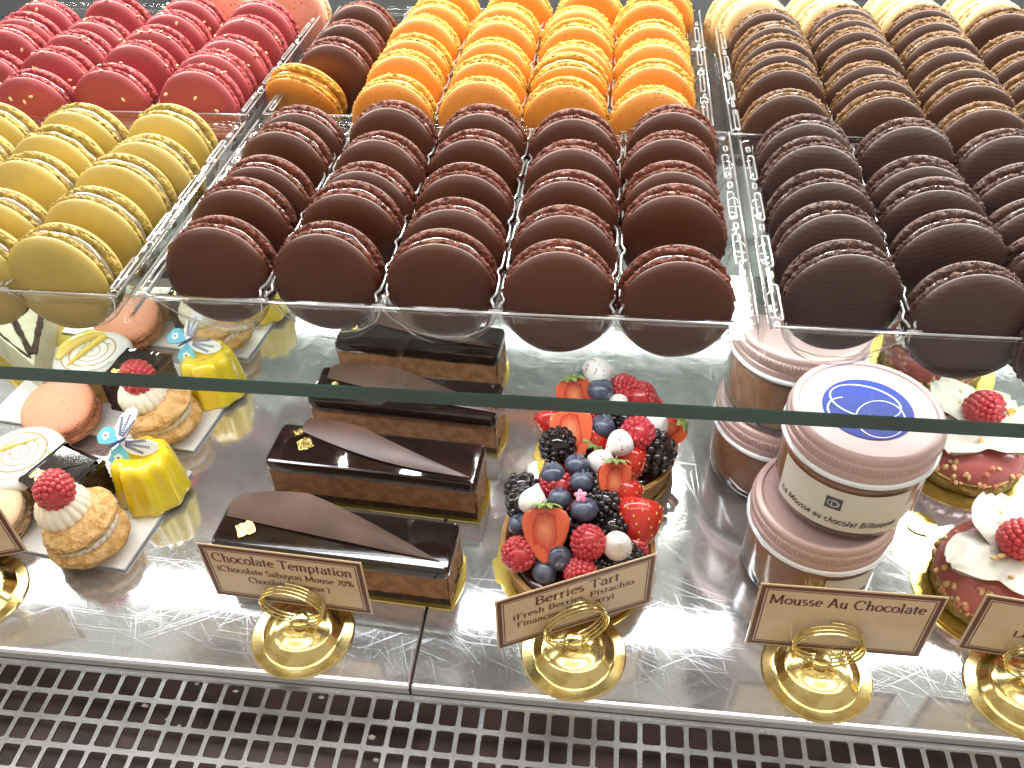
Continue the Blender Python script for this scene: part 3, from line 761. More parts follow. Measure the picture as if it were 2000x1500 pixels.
mb.lathe([(0, -.62), (.45, -.60), (.70, -.42), (.78, -.12), (.74, .15), (.60, .42), (.40, .66), (.20, .88), (.07, 1.06), (0, 1.12)], 24, None, lambda r_, z_, a: (r_*(1+.03*nz((math.cos(a), math.sin(a), z_), 1.2)), z_))
ME['meringue'] = mb.mesh('meringue_drop', M['mering'], True)
nt = M['mering'].node_tree; bb = nt.nodes['Principled BSDF']       # crimson specks dusted on the drops
tc = nt.nodes.new('ShaderNodeTexCoord'); vo = nt.nodes.new('ShaderNodeTexVoronoi'); vo.inputs['Scale'].default_value = 450
no = nt.nodes.new('ShaderNodeTexNoise'); no.inputs['Scale'].default_value = 110
nt.links.new(tc.outputs['Object'], vo.inputs['Vector']); nt.links.new(tc.outputs['Object'], no.inputs['Vector'])
ma = nt.nodes.new('ShaderNodeMath'); ma.operation = 'MULTIPLY_ADD'; ma.inputs[1].default_value = 1.5; ma.inputs[2].default_value = -.62; nt.links.new(no.outputs['Fac'], ma.inputs[0])
lt = nt.nodes.new('ShaderNodeMath'); lt.operation = 'LESS_THAN'; nt.links.new(vo.outputs['Distance'], lt.inputs[0]); nt.links.new(ma.outputs[0], lt.inputs[1])
mx = nt.nodes.new('ShaderNodeMix'); mx.data_type = 'RGBA'; mx.inputs['A'].default_value = (.86, .84, .80, 1); mx.inputs['B'].default_value = (.55, .12, .12, 1)
nt.links.new(lt.outputs[0], mx.inputs['Factor']); nt.links.new(mx.outputs['Result'], bb.inputs['Base Color'])
# strawberry flesh: pale heart fading to red at the rim of the cut
M['flesh'] = mat('strawberry_flesh', (.80, .16, .05), .25, coat=.6, sss=.15)
nt = M['flesh'].node_tree; bb = nt.nodes['Principled BSDF']; tc = nt.nodes.new('ShaderNodeTexCoord')
mp = nt.nodes.new('ShaderNodeMapping'); mp.inputs['Scale'].default_value = (100/.95, 100, 100/1.45); nt.links.new(tc.outputs['Object'], mp.inputs[0])
ln = nt.nodes.new('ShaderNodeVectorMath'); ln.operation = 'LENGTH'; nt.links.new(mp.outputs[0], ln.inputs[0])
no = nt.nodes.new('ShaderNodeTexNoise'); no.inputs['Scale'].default_value = 260; no.inputs['Detail'].default_value = 3
m2 = nt.nodes.new('ShaderNodeMapping'); m2.inputs['Scale'].default_value = (1, 1, .35); nt.links.new(tc.outputs['Object'], m2.inputs[0]); nt.links.new(m2.outputs[0], no.inputs['Vector'])
ad = nt.nodes.new('ShaderNodeMath'); ad.operation = 'MULTIPLY_ADD'; ad.inputs[1].default_value = .7; nt.links.new(no.outputs['Fac'], ad.inputs[0]); nt.links.new(ln.outputs['Value'], ad.inputs[2])
rp = nt.nodes.new('ShaderNodeValToRGB'); e = rp.color_ramp.elements
e[0].position = .28; e[0].color = (.90, .58, .42, 1); e[1].position = 1.36; e[1].color = (.55, .03, .015, 1)
x_ = e.new(.52); x_.color = (.84, .26, .12, 1); x_ = e.new(1.0); x_.color = (.76, .13, .05, 1)
nt.links.new(ad.outputs[0], rp.inputs[0]); nt.links.new(rp.outputs[0], bb.inputs['Base Color'])
SP = [(0, -1.55), (.22, -1.48), (.48, -1.22), (.74, -.85), (.98, -.35), (1.12, .15), (1.14, .55), (1.0, .88), (.70, 1.05), (.35, 1.10), (0, 1.06)]
def straw_body(half):
    mb = MB()
    n = 28
    if not half:
        mb.lathe(SP, n, None, lambda r_, z_, a: (r_*(1+.05*nz((math.cos(a), math.sin(a), z_), 1.1)), z_))
    else:
        rows = []
        for r_, z_ in SP:
            rows.append([(r_*math.cos(a), r_*.62*math.sin(a), z_) for a in [pi*i/n for i in range(n+1)]])
        mb.grid(rows)
        mb.mi = 1
        vs = [(r_, -.01+.02*math.cos(r_*2), z_) for r_, z_ in SP]+[(-r_, -.01+.02*math.cos(r_*2), z_) for r_, z_ in SP[1:-1][::-1]]
        # fan with inner rings
        N = len(vs); ring = vs
        inner = [(x*.9, y-.035, z*.92) for x, y, z in vs]
        mb.add(ring+inner, [(k, (k+1) % N, N+(k+1) % N, N+k) for k in range(N)])
        mb.add(inner+[(0, -.06, 0)], [(k, (k+1) % N, N) for k in range(N)])
    return mb
def seeds_on(mb, a0, a1, flat):
    mb.mi = 2
    k = 0
    for zi in range(7):
        z_ = -1.2+zi*.33
        r_ = np.interp(z_, [p[1] for p in SP], [p[0] for p in SP])
        cnt = max(3, int(r_*7*(a1-a0)/(2*pi)*1.3))
        for j in range(cnt):
            a = a0+(a1-a0)*(j+.5*(zi % 2)+.25)/cnt
            mb.ball((r_*math.cos(a)*1.005, r_*flat*math.sin(a)*1.01, z_), .045, 5, 4, None, (1, 1, 1.5))
b = straw_body(True); seeds_on(b, .15, pi-.15, .62); ME['strawberry_half'] = b.mesh('strawberry_half', [M['straw'], M['flesh'], M['seed']], 2)
b = straw_body(False); seeds_on(b, 0, 2*pi, 1); ME['strawberry'] = b.mesh('strawberry', [M['straw'], M['flesh'], M['seed']], True)
mb = MB()
for k in range(8):
    a = k*2*pi/8+.2; L_ = .62+.2*((k*37) % 5)/5
    Mr = Matrix.Rotation(a, 4, 'Z')
    pts = []
    for i in range(6):
        t = i/5; wd = .20*math.sin(pi*(t*.85+.12)); x = .1+t*L_; z = 1.10+.18*math.sin(t*3)-.05*t
        pts.append([(x, -wd, z), (x, 0, z+.05), (x, wd, z)])
    mb.grid(pts, Mr)
mb.tube([(0, 0, 1.0), (.02, 0, 1.3), (.08, .05, 1.5)], .05, 6)
ME['calyx'] = mb.mesh('calyx', M['leaf'], True)
mb = MB()
for k in range(5):
    a = k*2*pi/5; Mr = Matrix.Rotation(a, 4, 'Z')
    mb.ball((.26, 0, 0), .22, 10, 6, Mr, (1.1, .8, .18))
ME['flower'] = mb.mesh('flower', M['petal'], True)
mb = MB(); mb.ball((0, 0, 0), .16, 8, 6, None, (1.35, .8, .75), lambda d: 1+.25*nz(d, 1.3, 2))
ME['nib'] = mb.mesh('almond_nib', M['nut'], True)
mb = MB(); mb.ball((0, 0, 0), .16, 8, 6, None, (1.2, .9, .8), lambda d: 1+.25*nz(d, 1.3, 4))
ME['pnib'] = mb.mesh('almond_nib', M['pinknut'], True)

def W2L(parent, p):  # point on a plane in the scene into the local frame of a thing that only turns about z
    q = Vector(p)-Vector(parent.location)
    return Matrix.Rotation(-parent.rotation_euler[2], 4, 'Z') @ q

# ------------------------------------------------------------------ berry tarts
def crust(parent, rx, ry, h):
    mb = MB()
    prof = [(0, .06), (.80, .06), (.93, .10), (.955, .6), (1.0, h-.03), (.985, h+.02), (.94, h), (.90, h-.3), (0, h-.35)]
    n = 72
    rows = []
    for r_, z_ in prof:
        row = []
        for i in range(n):
            a = 2*pi*i/n
            q = 1+.012*nz((math.cos(a)*4, math.sin(a)*4, z_), 1.5)
            row.append((rx*r_*math.cos(a)*q, ry*r_*math.sin(a)*q, z_+(.04*nz((math.cos(a)*5, math.sin(a)*5, 1), 1.5) if z_ > 1 else 0)))
        rows.append(row)
    mb.grid(rows, wrap=True)
    mb.build('crust', M['tart'], parent)
    mb = MB(); mb.ball((0, 0, h-.35), 1, 36, 10, None, (rx*.93, ry*.93, .75)); mb.build('berry_filling', mat('berry_jelly', (.06, .012, .012), .1, coat=.8, var=(.02, .008, .010), vs=.6), parent)
def rotm(*a): return Matrix.Rotation(a[2], 3, 'Z') @ Matrix.Rotation(a[1], 3, 'Y') @ Matrix.Rotation(a[0], 3, 'X')
def berry_tart(cx, cy, rx, ry, ang, items, label, boardlabel):
    b = thing('cake_board', boardlabel, 'cake board', (cx, cy, 0), (0, 0, ang))
    mb = MB(); mb.slab([((rx+.05)*math.cos(2*pi*i/48)-.25, (ry+.05)*math.sin(2*pi*i/48)) for i in range(48)], .0, .08)
    mb.slab([(-.5-rx, -.7), (-.3-rx, -.9), (.6-rx, -.5), (.6-rx, .5), (-.3-rx, .9), (-.5-rx, .7)], .012, .07)
    mb.build('gold_card', M['goldboard'], b)
    t = thing('berry_tart', label, 'tart', (cx, cy, .08), (0, 0, ang))
    crust(t, rx, ry, 1.75)
    for it in items:
        kind, px, py, z, s = it[:5]
        e = it[5] if len(it) > 5 else (random.uniform(-.5, .5), random.uniform(-.5, .5), random.uniform(0, 6))
        p = W2L(t, at(px, py, z))
        e = (e[0], e[1], e[2])
        nm = {'meringue': 'meringue_drop'}.get(kind, kind)
        o = put(nm, ME[kind], t, p, e, s)
        if kind in ('strawberry_half', 'strawberry') and len(it) > 6 and it[6]:
            put('calyx', ME['calyx'], o)
    return t
F = (-.75, 0, 0)   # cut face turned up towards the customer
T1 = [
 ('strawberry_half', 1066, 1037, 4.3, 1.08, (-.80, .10, -.05), 1), ('raspberry', 1013, 1081, 3.1, 1.0, (.8, -.3, .3)), ('raspberry', 1148, 1061, 3.9, 1.0, (.25, .1, .2)), ('raspberry', 1134, 1120, 2.9, .95, (1.4, .5, .2)),
 ('meringue', 1206, 1066, 3.9, .98, (.5, -.25, .3)), ('meringue', 1041, 980, 4.4, .98, (-.3, .4, .2)), ('meringue', 1173, 903, 4.2, .95, (.9, -2.0, .6)),
 ('blueberry', 1042, 1073, 3.2, .92, (.3, .2, 0)), ('blueberry', 1093, 1090, 3.2, .92, (.9, -.2, 0)), ('blueberry', 1063, 1118, 2.6, .92, (-.4, .6, 0)), ('blueberry', 1093, 974, 4.2, .88, (-.5, .2, 0)),
 ('blueberry', 1141, 995, 4.3, 1.0, (-.3, 0, 0)), ('blueberry', 1137, 941, 4.3, .95, (-.6, .2, 0)), ('blueberry', 1080, 925, 4.4, .92, (-.2, -.1, 0)), ('blueberry', 1126, 908, 4.4, .92, (-.3, .3, 0)), ('blueberry', 1015, 1025, 3.3, .85),
 ('blackberry', 1026, 985, 3.3, 1.05, (.4, -.5, .3)), ('blackberry', 1020, 960, 3.0, 1.0), ('blackberry', 1176, 990, 3.5, 1.0), ('blackberry', 1198, 1035, 2.9, .95), ('blackberry', 1222, 1098, 2.6, 1.05), ('blackberry', 1165, 960, 3.1, 1.0), ('blackberry', 1170, 1110, 2.4, .9),
 ('blackberry', 1110, 1030, 2.6, 1.0), ('raspberry', 1100, 1000, 2.8, .9),
 ('raspberry', 1086, 948, 3.6, 1.05, (.9, 0, .3)), ('strawberry_half', 1201, 942, 4.4, .95, (-.62, .38, .25), 1), ('strawberry', 1246, 1018, 3.0, 1.15, (-0.95, 0.00, -0.40)), ('strawberry', 1216, 970, 3.0, .95, (-0.75, 0.00, -0.40)), ('flower', 1134, 968, 5.0, .75, (.5, 0, .3)),
 ('raspberry', 1240, 1075, 2.3, .8), ('blackberry', 1148, 930, 3.2, .9), ('raspberry', 1050, 1010, 2.7, .8)]
T2 = [
 ('strawberry_half', 1117, 842, 3.9, 1.15, (-.85, -.35, .1), 0), ('strawberry_half', 1124, 775, 4.1, 1.0, (-.5, -.15, .3), 1), ('strawberry', 1163, 862, 3.0, .85, (-0.95, 0.00, 0.40)), ('strawberry', 1228, 903, 2.9, .95, (-0.75, -0.25, -0.40)),
 ('raspberry', 1243, 848, 4.1, 1.1, (.5, .4, .2)), ('meringue', 1211, 866, 4.3, 1.0, (.6, -1.7, .2)), ('blueberry', 1178, 832, 4.0, 1.0, (-.3, .3, 0)), ('blueberry', 1173, 762, 4.7, 1.12, (-.5, 0, 0)), ('blueberry', 1143, 741, 4.4, .9), ('meringue', 1166, 726, 5.2, 1.15, (-.3, 1.8, .4)),
 ('raspberry', 1219, 760, 4.2, 1.05, (1.2, .8, .2)), ('raspberry', 1252, 775, 3.9, 1.05, (.8, -.5, .4)), ('meringue', 1283, 829, 3.6, .95, (.4, .3, .5)), ('strawberry_half', 1303, 838, 3.1, .95, (-.5, .55, -.7), 1),
 ('blackberry', 1090, 872, 3.0, 1.15, (.5, .2, .3)), ('blackberry', 1272, 882, 2.9, 1.3, (.4, .9, .3)), ('blackberry', 1130, 880, 2.5, .95), ('blackberry', 1240, 905, 2.3, .9), ('strawberry', 1098, 900, 2.2, .85, (-0.55, -0.25, 0.13)), ('blackberry', 1255, 815, 2.9, .9),
 ('meringue', 1208, 790, 4.2, .8, (1.2, .4, .2)), ('strawberry', 1075, 825, 3.0, .8, (-0.75, -0.25, 0.40)), ('blackberry', 1185, 800, 3.0, .9), ('raspberry', 1150, 800, 3.2, .9), ('raspberry', 1275, 800, 3.2, .85), ('blackberry', 1215, 820, 3.0, .9), ('calyx', 1141, 880, 2.6, .9, (.2, .5, .3))]
berry_tart(-.85, 30.2, 4.15, 4.5, .25, T1, 'berry tart with a pink flower on its fruit, the nearer of the two', 'gold oval board under the nearer berry tart')
berry_tart(.62, 37.9, 4.1, 4.55, -.12, T2, 'berry tart crossed by the green shelf edge, behind the flowered one', 'gold oval board under the berry tart behind')

# ------------------------------------------------------------------ chocolate bar cakes
def bar_cake(x0, x1, y0, y1, ang, blade, label, nleaf, idx):
    Lx, Ly = x1-x0, y1-y0
    b = thing('cake_board', 'gold card strip under the '+['foremost', 'second', 'third', 'rearmost'][idx]+' chocolate bar cake', 'cake board', (x0, y0, 0), (0, 0, ang))
    mb = MB(); mb.slab([(-.25, -.25), (Lx+.15, -.25), (Lx+.45, Ly*.5-.4), (Lx+.45, Ly*.5+.4), (Lx+.15, Ly+.25), (-.25, Ly+.25)], 0, .07); mb.build('gold_card', M['goldboard'], b)
    t = thing('chocolate_cake', label, 'cake', (x0, y0, .07), (0, 0, ang))
    H = 3.05
    def block(z0, z1, ins, n1, n2, amp, seed, m, name, rightins=0):
        mb = MB(); P = []
        nx_, ny_, nz_ = 60, 16, 12
        def f(u, v, w_):
            x = ins+(Lx-2*ins-rightins)*u; y = ins+(Ly-2*ins)*v; z = z0+(z1-z0)*w_
            q = (x, y, z)
            dx = amp*fbm(q, 2.2, seed); dy = amp*fbm(q, 2.2, seed+20)
            return (x+(dx*1.6 if u in (0, 1) else 0), y+(dy if v in (0, 1) else 0), z)
        for v in (0, 1):
            mb.grid([[f(i/nx_, v, k/nz_) for k in range(nz_+1)] for i in range(nx_+1)])
        for u in (0, 1):
            mb.grid([[f(u, i/ny_, k/nz_) for k in range(nz_+1)] for i in range(ny_+1)])
        for w_ in (0, 1):
            mb.grid([[f(i/nx_, j/ny_, w_) for j in range(ny_+1)] for i in range(nx_+1)])
        return mb.build(name, m, t)
    block(0, .45, .0, 0, 0, .05, 3, M['biscuit'], 'biscuit_base')
    block(.45, 2.5, .04, 0, 0, .035, 7+idx, M['mousse'], 'mousse')
    mb = MB()
    # cut right-hand end: rough sponge face
    P = [[(Lx-.03+.10*fbm((0, y*1.0, z), 2.5, idx*4)+.05, y, z) for z in np.linspace(.05, H-.10, 22)] for y in np.linspace(.02, Ly-.02, 22)]
    mb.grid(P); mb.build('cut_end', M['sponge'], t)
    # glaze: cap with rounded edges that laps over the sides a little unevenly
    mb = MB(); n = 90
    def ringp(off, z, wob=0):
        pts = []
        rc = .25
        for (cx_, cy_, a0) in ((Lx-rc, Ly-rc, 0), (rc, Ly-rc, pi/2), (rc, rc, pi), (Lx-rc, rc, 1.5*pi)):
            for k in range(6):
                a = a0+k*pi/10
                x, y = cx_+(rc+off)*math.cos(a), cy_+(rc+off)*math.sin(a)
                pts.append((x, y, z))
        # subdivide long sides
        out = []
        for k in range(len(pts)):
            p, q = pts[k], pts[(k+1) % len(pts)]
            d = math.hypot(p[0]-q[0], p[1]-q[1]); m_ = max(1, int(d/.35))
            for i in range(m_):
                u = i/m_; x, y = p[0]+(q[0]-p[0])*u, p[1]+(q[1]-p[1])*u
                out.append((x, y, z+wob*(.14*nz((x, y, 0), .9, idx*3)+.07*nz((x, y, 0), 2.6, idx)) ))
        return out
    rings = [ringp(-.02, 2.32, 1), ringp(.07, 2.36, .8), ringp(.09, 2.48, .3), ringp(.09, 2.75), ringp(.07, 2.92), ringp(.0, 3.03), ringp(-.12, H+.02)]
    mb.grid(rings, wrap=True)
    k = len(rings[0]); mb.add(rings[-1], [tuple(range(k))])
    mb.build('glaze', M['glaze'], t)
    # gold leaf scraps
    for (gx, gy, s) in nleaf:
        g_ = MB(); nn = 8; P = []
        for i in range(nn):
            P.append([((i/nn-.5)*s+.08*nz((i, j, 1), .9, gx), (j/nn-.5)*s+.10*nz((i, j, 3), .8, gy), H+.06+.12*abs(nz((i, j, 5), .7, gx))) for j in range(nn)])
        g_.grid(P, Matrix.Translation((gx, gy, 0)) @ Matrix.Rotation(.6, 4, 'Z')); g_.build('gold_leaf', M['gleaf'], t, True)
    # chocolate blade: lower edge rests on the glaze, upper edge stands off it
    (ax, ay), (tx, ty), up, bow, wmax = blade
    rows = []; n = 40
    for i in range(n+1):
        s = i/n
        wd = wmax*(math.sin(pi*min(1, (s*.9+.10)))**.55 if s < .35 else math.sin(pi*(.35*.9+.10))**.55*(1-((s-.35)/.65)**1.25))
        if i == 0: wd *= .7
        lx = ax+(tx-ax)*s; ly = ay+(ty-ay)*s-bow*math.sin(pi*s)*.6
        row = []
        for j in range(9):
            q = j/8
            row.append((lx+.04*q, ly+wd*q*math.cos(up), H+.06+.10*math.sin(pi*s)+wd*q*math.sin(up)*(1-.25*q)+.012*nz((s*6, q*2, idx), 1)))
        rows.append(row)
    mb = MB(); mb.grid(rows)
    back = [[(x, y+.05, z-.07) for x, y, z in row] for row in rows]; mb.grid([r_[::-1] for r_ in back])
    mb.grid([[r_[0] for r_ in rows], [r_[0] for r_ in back]]); mb.grid([[r_[-1] for r_ in rows], [r_[-1] for r_ in back]])
    mb.grid([rows[0], back[0]])
    mb.build('chocolate_blade', M['blade'], t)
    return t
bar_cake(-20.15, -7.35, 27.3, 30.4, -.055, ((.2, 1.75), (12.3, .5), .55, .15, 2.3), 'chocolate bar cake nearest the front with a broad dull blade and one gold scrap', [(1.6, 1.15, 1.05)], 0)
bar_cake(-19.1, -6.75, 33.3, 36.35, -.06, ((1.3, 2.55), (12.1, .35), .42, 1.05, 1.75), 'chocolate bar cake with a curved blade lifted at one side, second from the front', [(1.9, 1.6, .95), (1.2, 2.4, .55)], 1)
bar_cake(-18.1, -6.3, 38.6, 41.7, -.065, ((.6, 2.0), (12.6, .4), .5, .5, 1.9), 'chocolate bar cake crossed by the green shelf edge, third from the front', [(1.3, 1.5, .5), (.9, 1.0, .4)], 2)
bar_cake(-17.9, -6.9, 44.2, 47.2, -.06, ((1.6, 2.4), (11, .8), .45, .6, 1.5), 'chocolate bar cake partly under the trays, rearmost of the four', [(1.0, 1.6, .5)], 3)

# ------------------------------------------------------------------ petits fours on white boards
BF = Vector((.42, 9.15, 0))
ZB = .24
BN = ['front', 'middle', 'back']
def butterfly(parent, loc, rot, s=1.0):
    root = MB()
    def wing(pts, side): return [(x*side, y) for x, y in pts]
    upw = [(0, .02), (.14, .35), (.45, .92), (.72, 1.15), (.95, 1.08), (1.0, .80), (.88, .42), (.55, .10), (.1, -.05)]
    low = [(.02, 0), (.4, .02), (.72, -.05), (.82, -.32), (.66, -.68), (.36, -.74), (.14, -.45)]
    Mx = Matrix.LocRotScale(Vector(loc), Matrix.Rotation(0, 3, 'X').to_quaternion(), Vector((s,)*3))
    Rm = Matrix.Translation(loc) @ rot @ Matrix.Scale(s, 4)
    for side in (-1, 1):
        F_ = Rm @ Matrix.Rotation(side*.28, 4, 'Y')
        b = MB(); b.slab(wing(upw, side) if side > 0 else wing(upw, side)[::-1], 0, .10, F_); b.build('upper_wing', M['icing'], parent)
        b = MB(); b.slab(wing(low, side) if side > 0 else wing(low, side)[::-1], .012, .112, F_); b.build('lower_wing', M['blue'], parent)
        b = MB()
        for k in range(3):      # printed twigs
            a0 = .55+.28*k; L_ = (.95, 1.15, .95)[k]
            for i in range(9):
                r_ = .25+L_*.085*i*1.05
                x, y = r_*math.cos(a0)*.95, r_*math.sin(a0)
                for q in (-.7, .7):
                    dx, dy = math.cos(a0+q), math.sin(a0+q)
                    n_ = (-dy*.024, dx*.024)
                    b.add([((x+n_[0])*side, y+n_[1], .116), ((x-n_[0])*side, y-n_[1], .116), ((x+dx*.085-n_[0]*.5)*side, y+dy*.085-n_[1]*.5, .116), ((x+dx*.085+n_[0]*.5)*side, y+dy*.085+n_[1]*.5, .116)], [(0, 1, 2, 3)], F_)
        b.build('twig_print', M['navy'], parent, False)
        b = MB()
        for k in range(5):
            a = k*2*pi/5
            b.slab([(side*(.48+.10*math.cos(a))+.075*math.cos(q), -.36+.10*math.sin(a)+.075*math.sin(q)) for q in [2*pi*j/8 for j in range(8)]], .114, .120, F_)
        b.build('flower_print', M['icing'], parent, False)
        b = MB(); b.slab([(side*.48+.045*math.cos(q), -.36+.045*math.sin(q)) for q in [2*pi*j/8 for j in range(8)]], .121, .126, F_); b.build('flower_eye', M['navy'], parent, False)
    b = MB(); b.tube([(0, -.4, .14), (0, 0, .17), (0, .3, .15)], [.03, .07, .04], 8, Rm)
    for q in (-1, 1): b.tube([(0, .28, .15), (q*.08, .5, .17), (q*.2, .66, .16)], .013, 4, Rm)
    b.build('butterfly_body', M['navy'], parent)

def choux_bun(loc, ang, i):
    t = thing('cream_puff', ['cream puff topped with a glossy raspberry on the front white board', 'cream puff topped with a raspberry on the middle white board', 'cream puff with white filling on the back white board'][i], 'cream puff', loc, (0, 0, ang), 'cream puffs on the white boards')
    def cr(d, o): return 1+.05*fbm(d, 2.6, o)
    b = MB(); b.ball((.1, 0, .98), 2.25, 64, 32, None, (1, 1, .44), lambda d: cr(d, i)+.02*nz(d, 9, i)); b.build('choux_base', M['choux'], t, True)
    b = MB()
    for k in range(26):
        a = 2*pi*k/26
        b.ball((1.62*math.cos(a), 1.62*math.sin(a), 1.55+.28*math.cos(a)), .34, 8, 6, None, (1, 1, 1.0))
    b.ball((0, 0, 1.5), 1.7, 24, 10, None, (1, 1, .3)); b.build('cream_ring', M['cream'], t, True)
    b = MB(); Mt = Matrix.Translation((-.1, .1, 2.15)) @ Matrix.Rotation(.10, 4, 'X') @ Matrix.Rotation(-.20, 4, 'Y')
    b.ball((.1, 0, 0), 2.15, 80, 40, Mt, (1, 1, .36), lambda d: 1+.06*fbm(d, 3.2, i+4)+.035*nz(d, 11, i)+.02*nz(d, 20, i)); b.build('choux_lid', M['choux'], t, True)
    if i < 3:
        b = MB(); Mt = Matrix.Translation((-.75, .30, 2.75)) @ Matrix.Rotation(.06, 4, 'X')
        n = 200; prof = [(1.30, -.2), (1.45, .02), (1.46, .30), (1.36, .66), (1.16, 1.0), (.88, 1.26), (.45, 1.38), (0, 1.38)]
        b.lathe(prof, n, Mt, lambda r_, z_, a: (r_*(1+.10*(abs(math.sin(a*9.5+z_*1.1))**.7-.6)), z_)); b.build('cream_rosette', M['cream'], t, True)
        e = (1.55, .3, .5)
        put('raspberry', ME['raspberry'], t, (-.65, .25, 4.55), e, 1.15)
    return t
def jelly(loc, ang, i):
    t = thing('yellow_fluted_cake', ['glossy yellow fluted cake with a butterfly on the front white board', 'yellow fluted cake with a butterfly on the middle white board', 'yellow fluted cake mostly hidden on the back white board'][i], 'cake', loc, (0, 0, ang), 'yellow fluted cakes')
    b = MB()
    prof = [(0, .0), (1.7, .0), (1.98, .05), (2.03, .22), (1.98, .5), (1.90, 1.2), (1.78, 2.0), (1.70, 2.7), (1.58, 3.15), (1.35, 3.38), (1.05, 3.42), (.7, 3.30), (.35, 3.15), (0, 3.12)]
    def fl(r_, z_, a):
        am = .085 if .1 < z_ < 3.2 and r_ > 1.2 else (.06 if r_ > 1.0 else .0)
        rr = r_*(1+am*.75*math.cos(a*9))
        return rr+.05*nz((math.cos(a)*2, math.sin(a)*2, z_), 1.2, i), z_+.03*nz((math.cos(a)*2, math.sin(a)*2, z_), 1.5)
    b.lathe(prof, 108, None, fl); b.build('glazed_body', M['jelly'], t, True)
    if i < 2:
        Rv = Vector((.993, .112, -.027)); Uv = Vector((-.055, .667, .743)); Nv = Rv.cross(Uv)   # it stands up, leaning back on the cake
        X_ = (.50*Rv-.866*Uv); Y_ = (.866*Rv+.50*Uv)
        rot = Matrix.Rotation(-ang, 4, 'Z') @ Matrix(((X_.x, Y_.x, Nv.x, 0), (X_.y, Y_.y, Nv.y, 0), (X_.z, Y_.z, Nv.z, 0), (0, 0, 0, 1)))
        off = Matrix.Rotation(-ang, 4, 'Z') @ Vector((-.95, .1, 4.15))
        butterfly(t, tuple(off), rot, 1.5)
    return t
def square(loc, ang, i):
    t = thing('chocolate_cube_cake', ['dark glazed square cake with gold leaf on the front white board', 'dark glazed square cake with gold leaf on the middle white board', 'dark square cake on the back white board'][i], 'cake', loc, (0, 0, ang), 'dark square cakes on the white boards')
    S = 3.3; H = 2.6
    mb = MB(); n = 22
    def side(M_):
        mb.grid([[(M_ @ Vector((-S/2+S*u/n, -S/2+.16*fbm((u*.3, w_*.3, i), 2.0, M_[0][0]*3)+.06, H*w_/n))) for w_ in range(n+1)] for u in range(n+1)])
    for k in range(4): side(Matrix.Rotation(k*pi/2, 4, 'Z'))
    mb.build('biscuit', M['biscuit'], t)
    mb = MB(); rings = []
    def ring(off, z):
        out = []
        for k in range(4):
            for j in range(14):
                u = -S/2+S*j/14; p = Vector((u, -S/2-off, 0)); p = Matrix.Rotation(k*pi/2, 3, 'Z') @ p
                out.append((p.x*(1-.0), p.y, z+.05*nz((p.x, p.y, 0), 1.2, i)))
        return out
    rings = [ring(.0, H-.22), ring(.06, H-.12), ring(.06, H+.05), ring(-.04, H+.17), ring(-.3, H+.20)]
    mb.grid(rings, wrap=True); mb.add(rings[-1], [tuple(range(56))]); mb.build('glaze', M['glaze'], t)
    g_ = MB(); nn = 8
    g_.grid([[((a/nn-.5)*.95+.1*nz((a, b_, 1), .9), (b_/nn-.5)*.8+.12*nz((a, b_, 3), .8), H+.24+.14*abs(nz((a, b_, 5), .7))) for b_ in range(nn)] for a in range(nn)], Matrix.Translation((-.7, -.9, 0)))
    g_.build('gold_leaf', M['gleaf'], t, True)
    return t
def swirl(loc, ang, i):
    t = thing('swirl_tart', ['round tart with a white spiral top, cut by the left edge', 'round tart with white spiral top and yellow gel just above the shelf edge', 'round tart with white top on the back board'][i], 'tart', loc, (0, 0, ang), 'white spiral tarts')
    b = MB(); b.lathe([(0, 0), (2.25, 0), (2.35, .1), (2.5, 1.75), (2.42, 1.85), (0, 1.85)], 56, None, lambda r_, z_, a: (r_+.02*nz((math.cos(a)*3, math.sin(a)*3, z_*2), 2), z_)); b.build('crust', M['tart'], t)
    b = MB(); b.lathe([(2.3, 1.8), (2.55, 1.92), (2.62, 2.15), (2.5, 2.42), (2.2, 2.58), (1.7, 2.66), (1.0, 2.68), (0, 2.68)], 56, None); b.build('white_top', M['merswirl'], t, True)
    b = MB(); pts = []
    for k in range(160):
        a = k*.155; r_ = .12+1.95*k/160
        pts.append((r_*math.cos(a), r_*math.sin(a), 2.67-(.05 if r_ < 1.7 else .05+.10*(r_-1.7)/.4)+.01))
    b.tube(pts, .075, 6); b.build('caramel_spiral', M['tan'], t)
    b = MB()
    for k in range(7):
        a = random.uniform(0, 6.3); r_ = random.uniform(.3, 2.1); q = random.uniform(0, 3)
        b.tube([(r_*math.cos(a), r_*math.sin(a), 2.70), (r_*math.cos(a)+.15*math.cos(q), r_*math.sin(a)+.15*math.sin(q), 2.74), (r_*math.cos(a)+.28*math.cos(q+.5), r_*math.sin(a)+.28*math.sin(q+.5), 2.70)], .03, 5)
    b.build('lime_zest', M['zest'], t)
    b = MB()
    if i == 1:
        b.tube([(-2.1, -.1, 2.62), (-1.7, .6, 2.78), (-1.0, 1.3, 2.82), (0, 1.75, 2.78), (.8, 1.7, 2.7)], [.2, .42, .45, .42, .2], 10)
        b.tube([(-1.4, -1.0, 2.70), (-.6, -.2, 2.74), (.1, .6, 2.74), (.9, 1.4, 2.70)], [.08, .17, .22, .25], 8)
    else:
        b.tube([(-2.1, -.3, 2.62), (-1.2, .1, 2.72), (-.4, .7, 2.72), (.6, 1.4, 2.68)], [.18, .2, .16, .1], 8)
    b.build('lemon_gel', M['curd'], t)
    return t
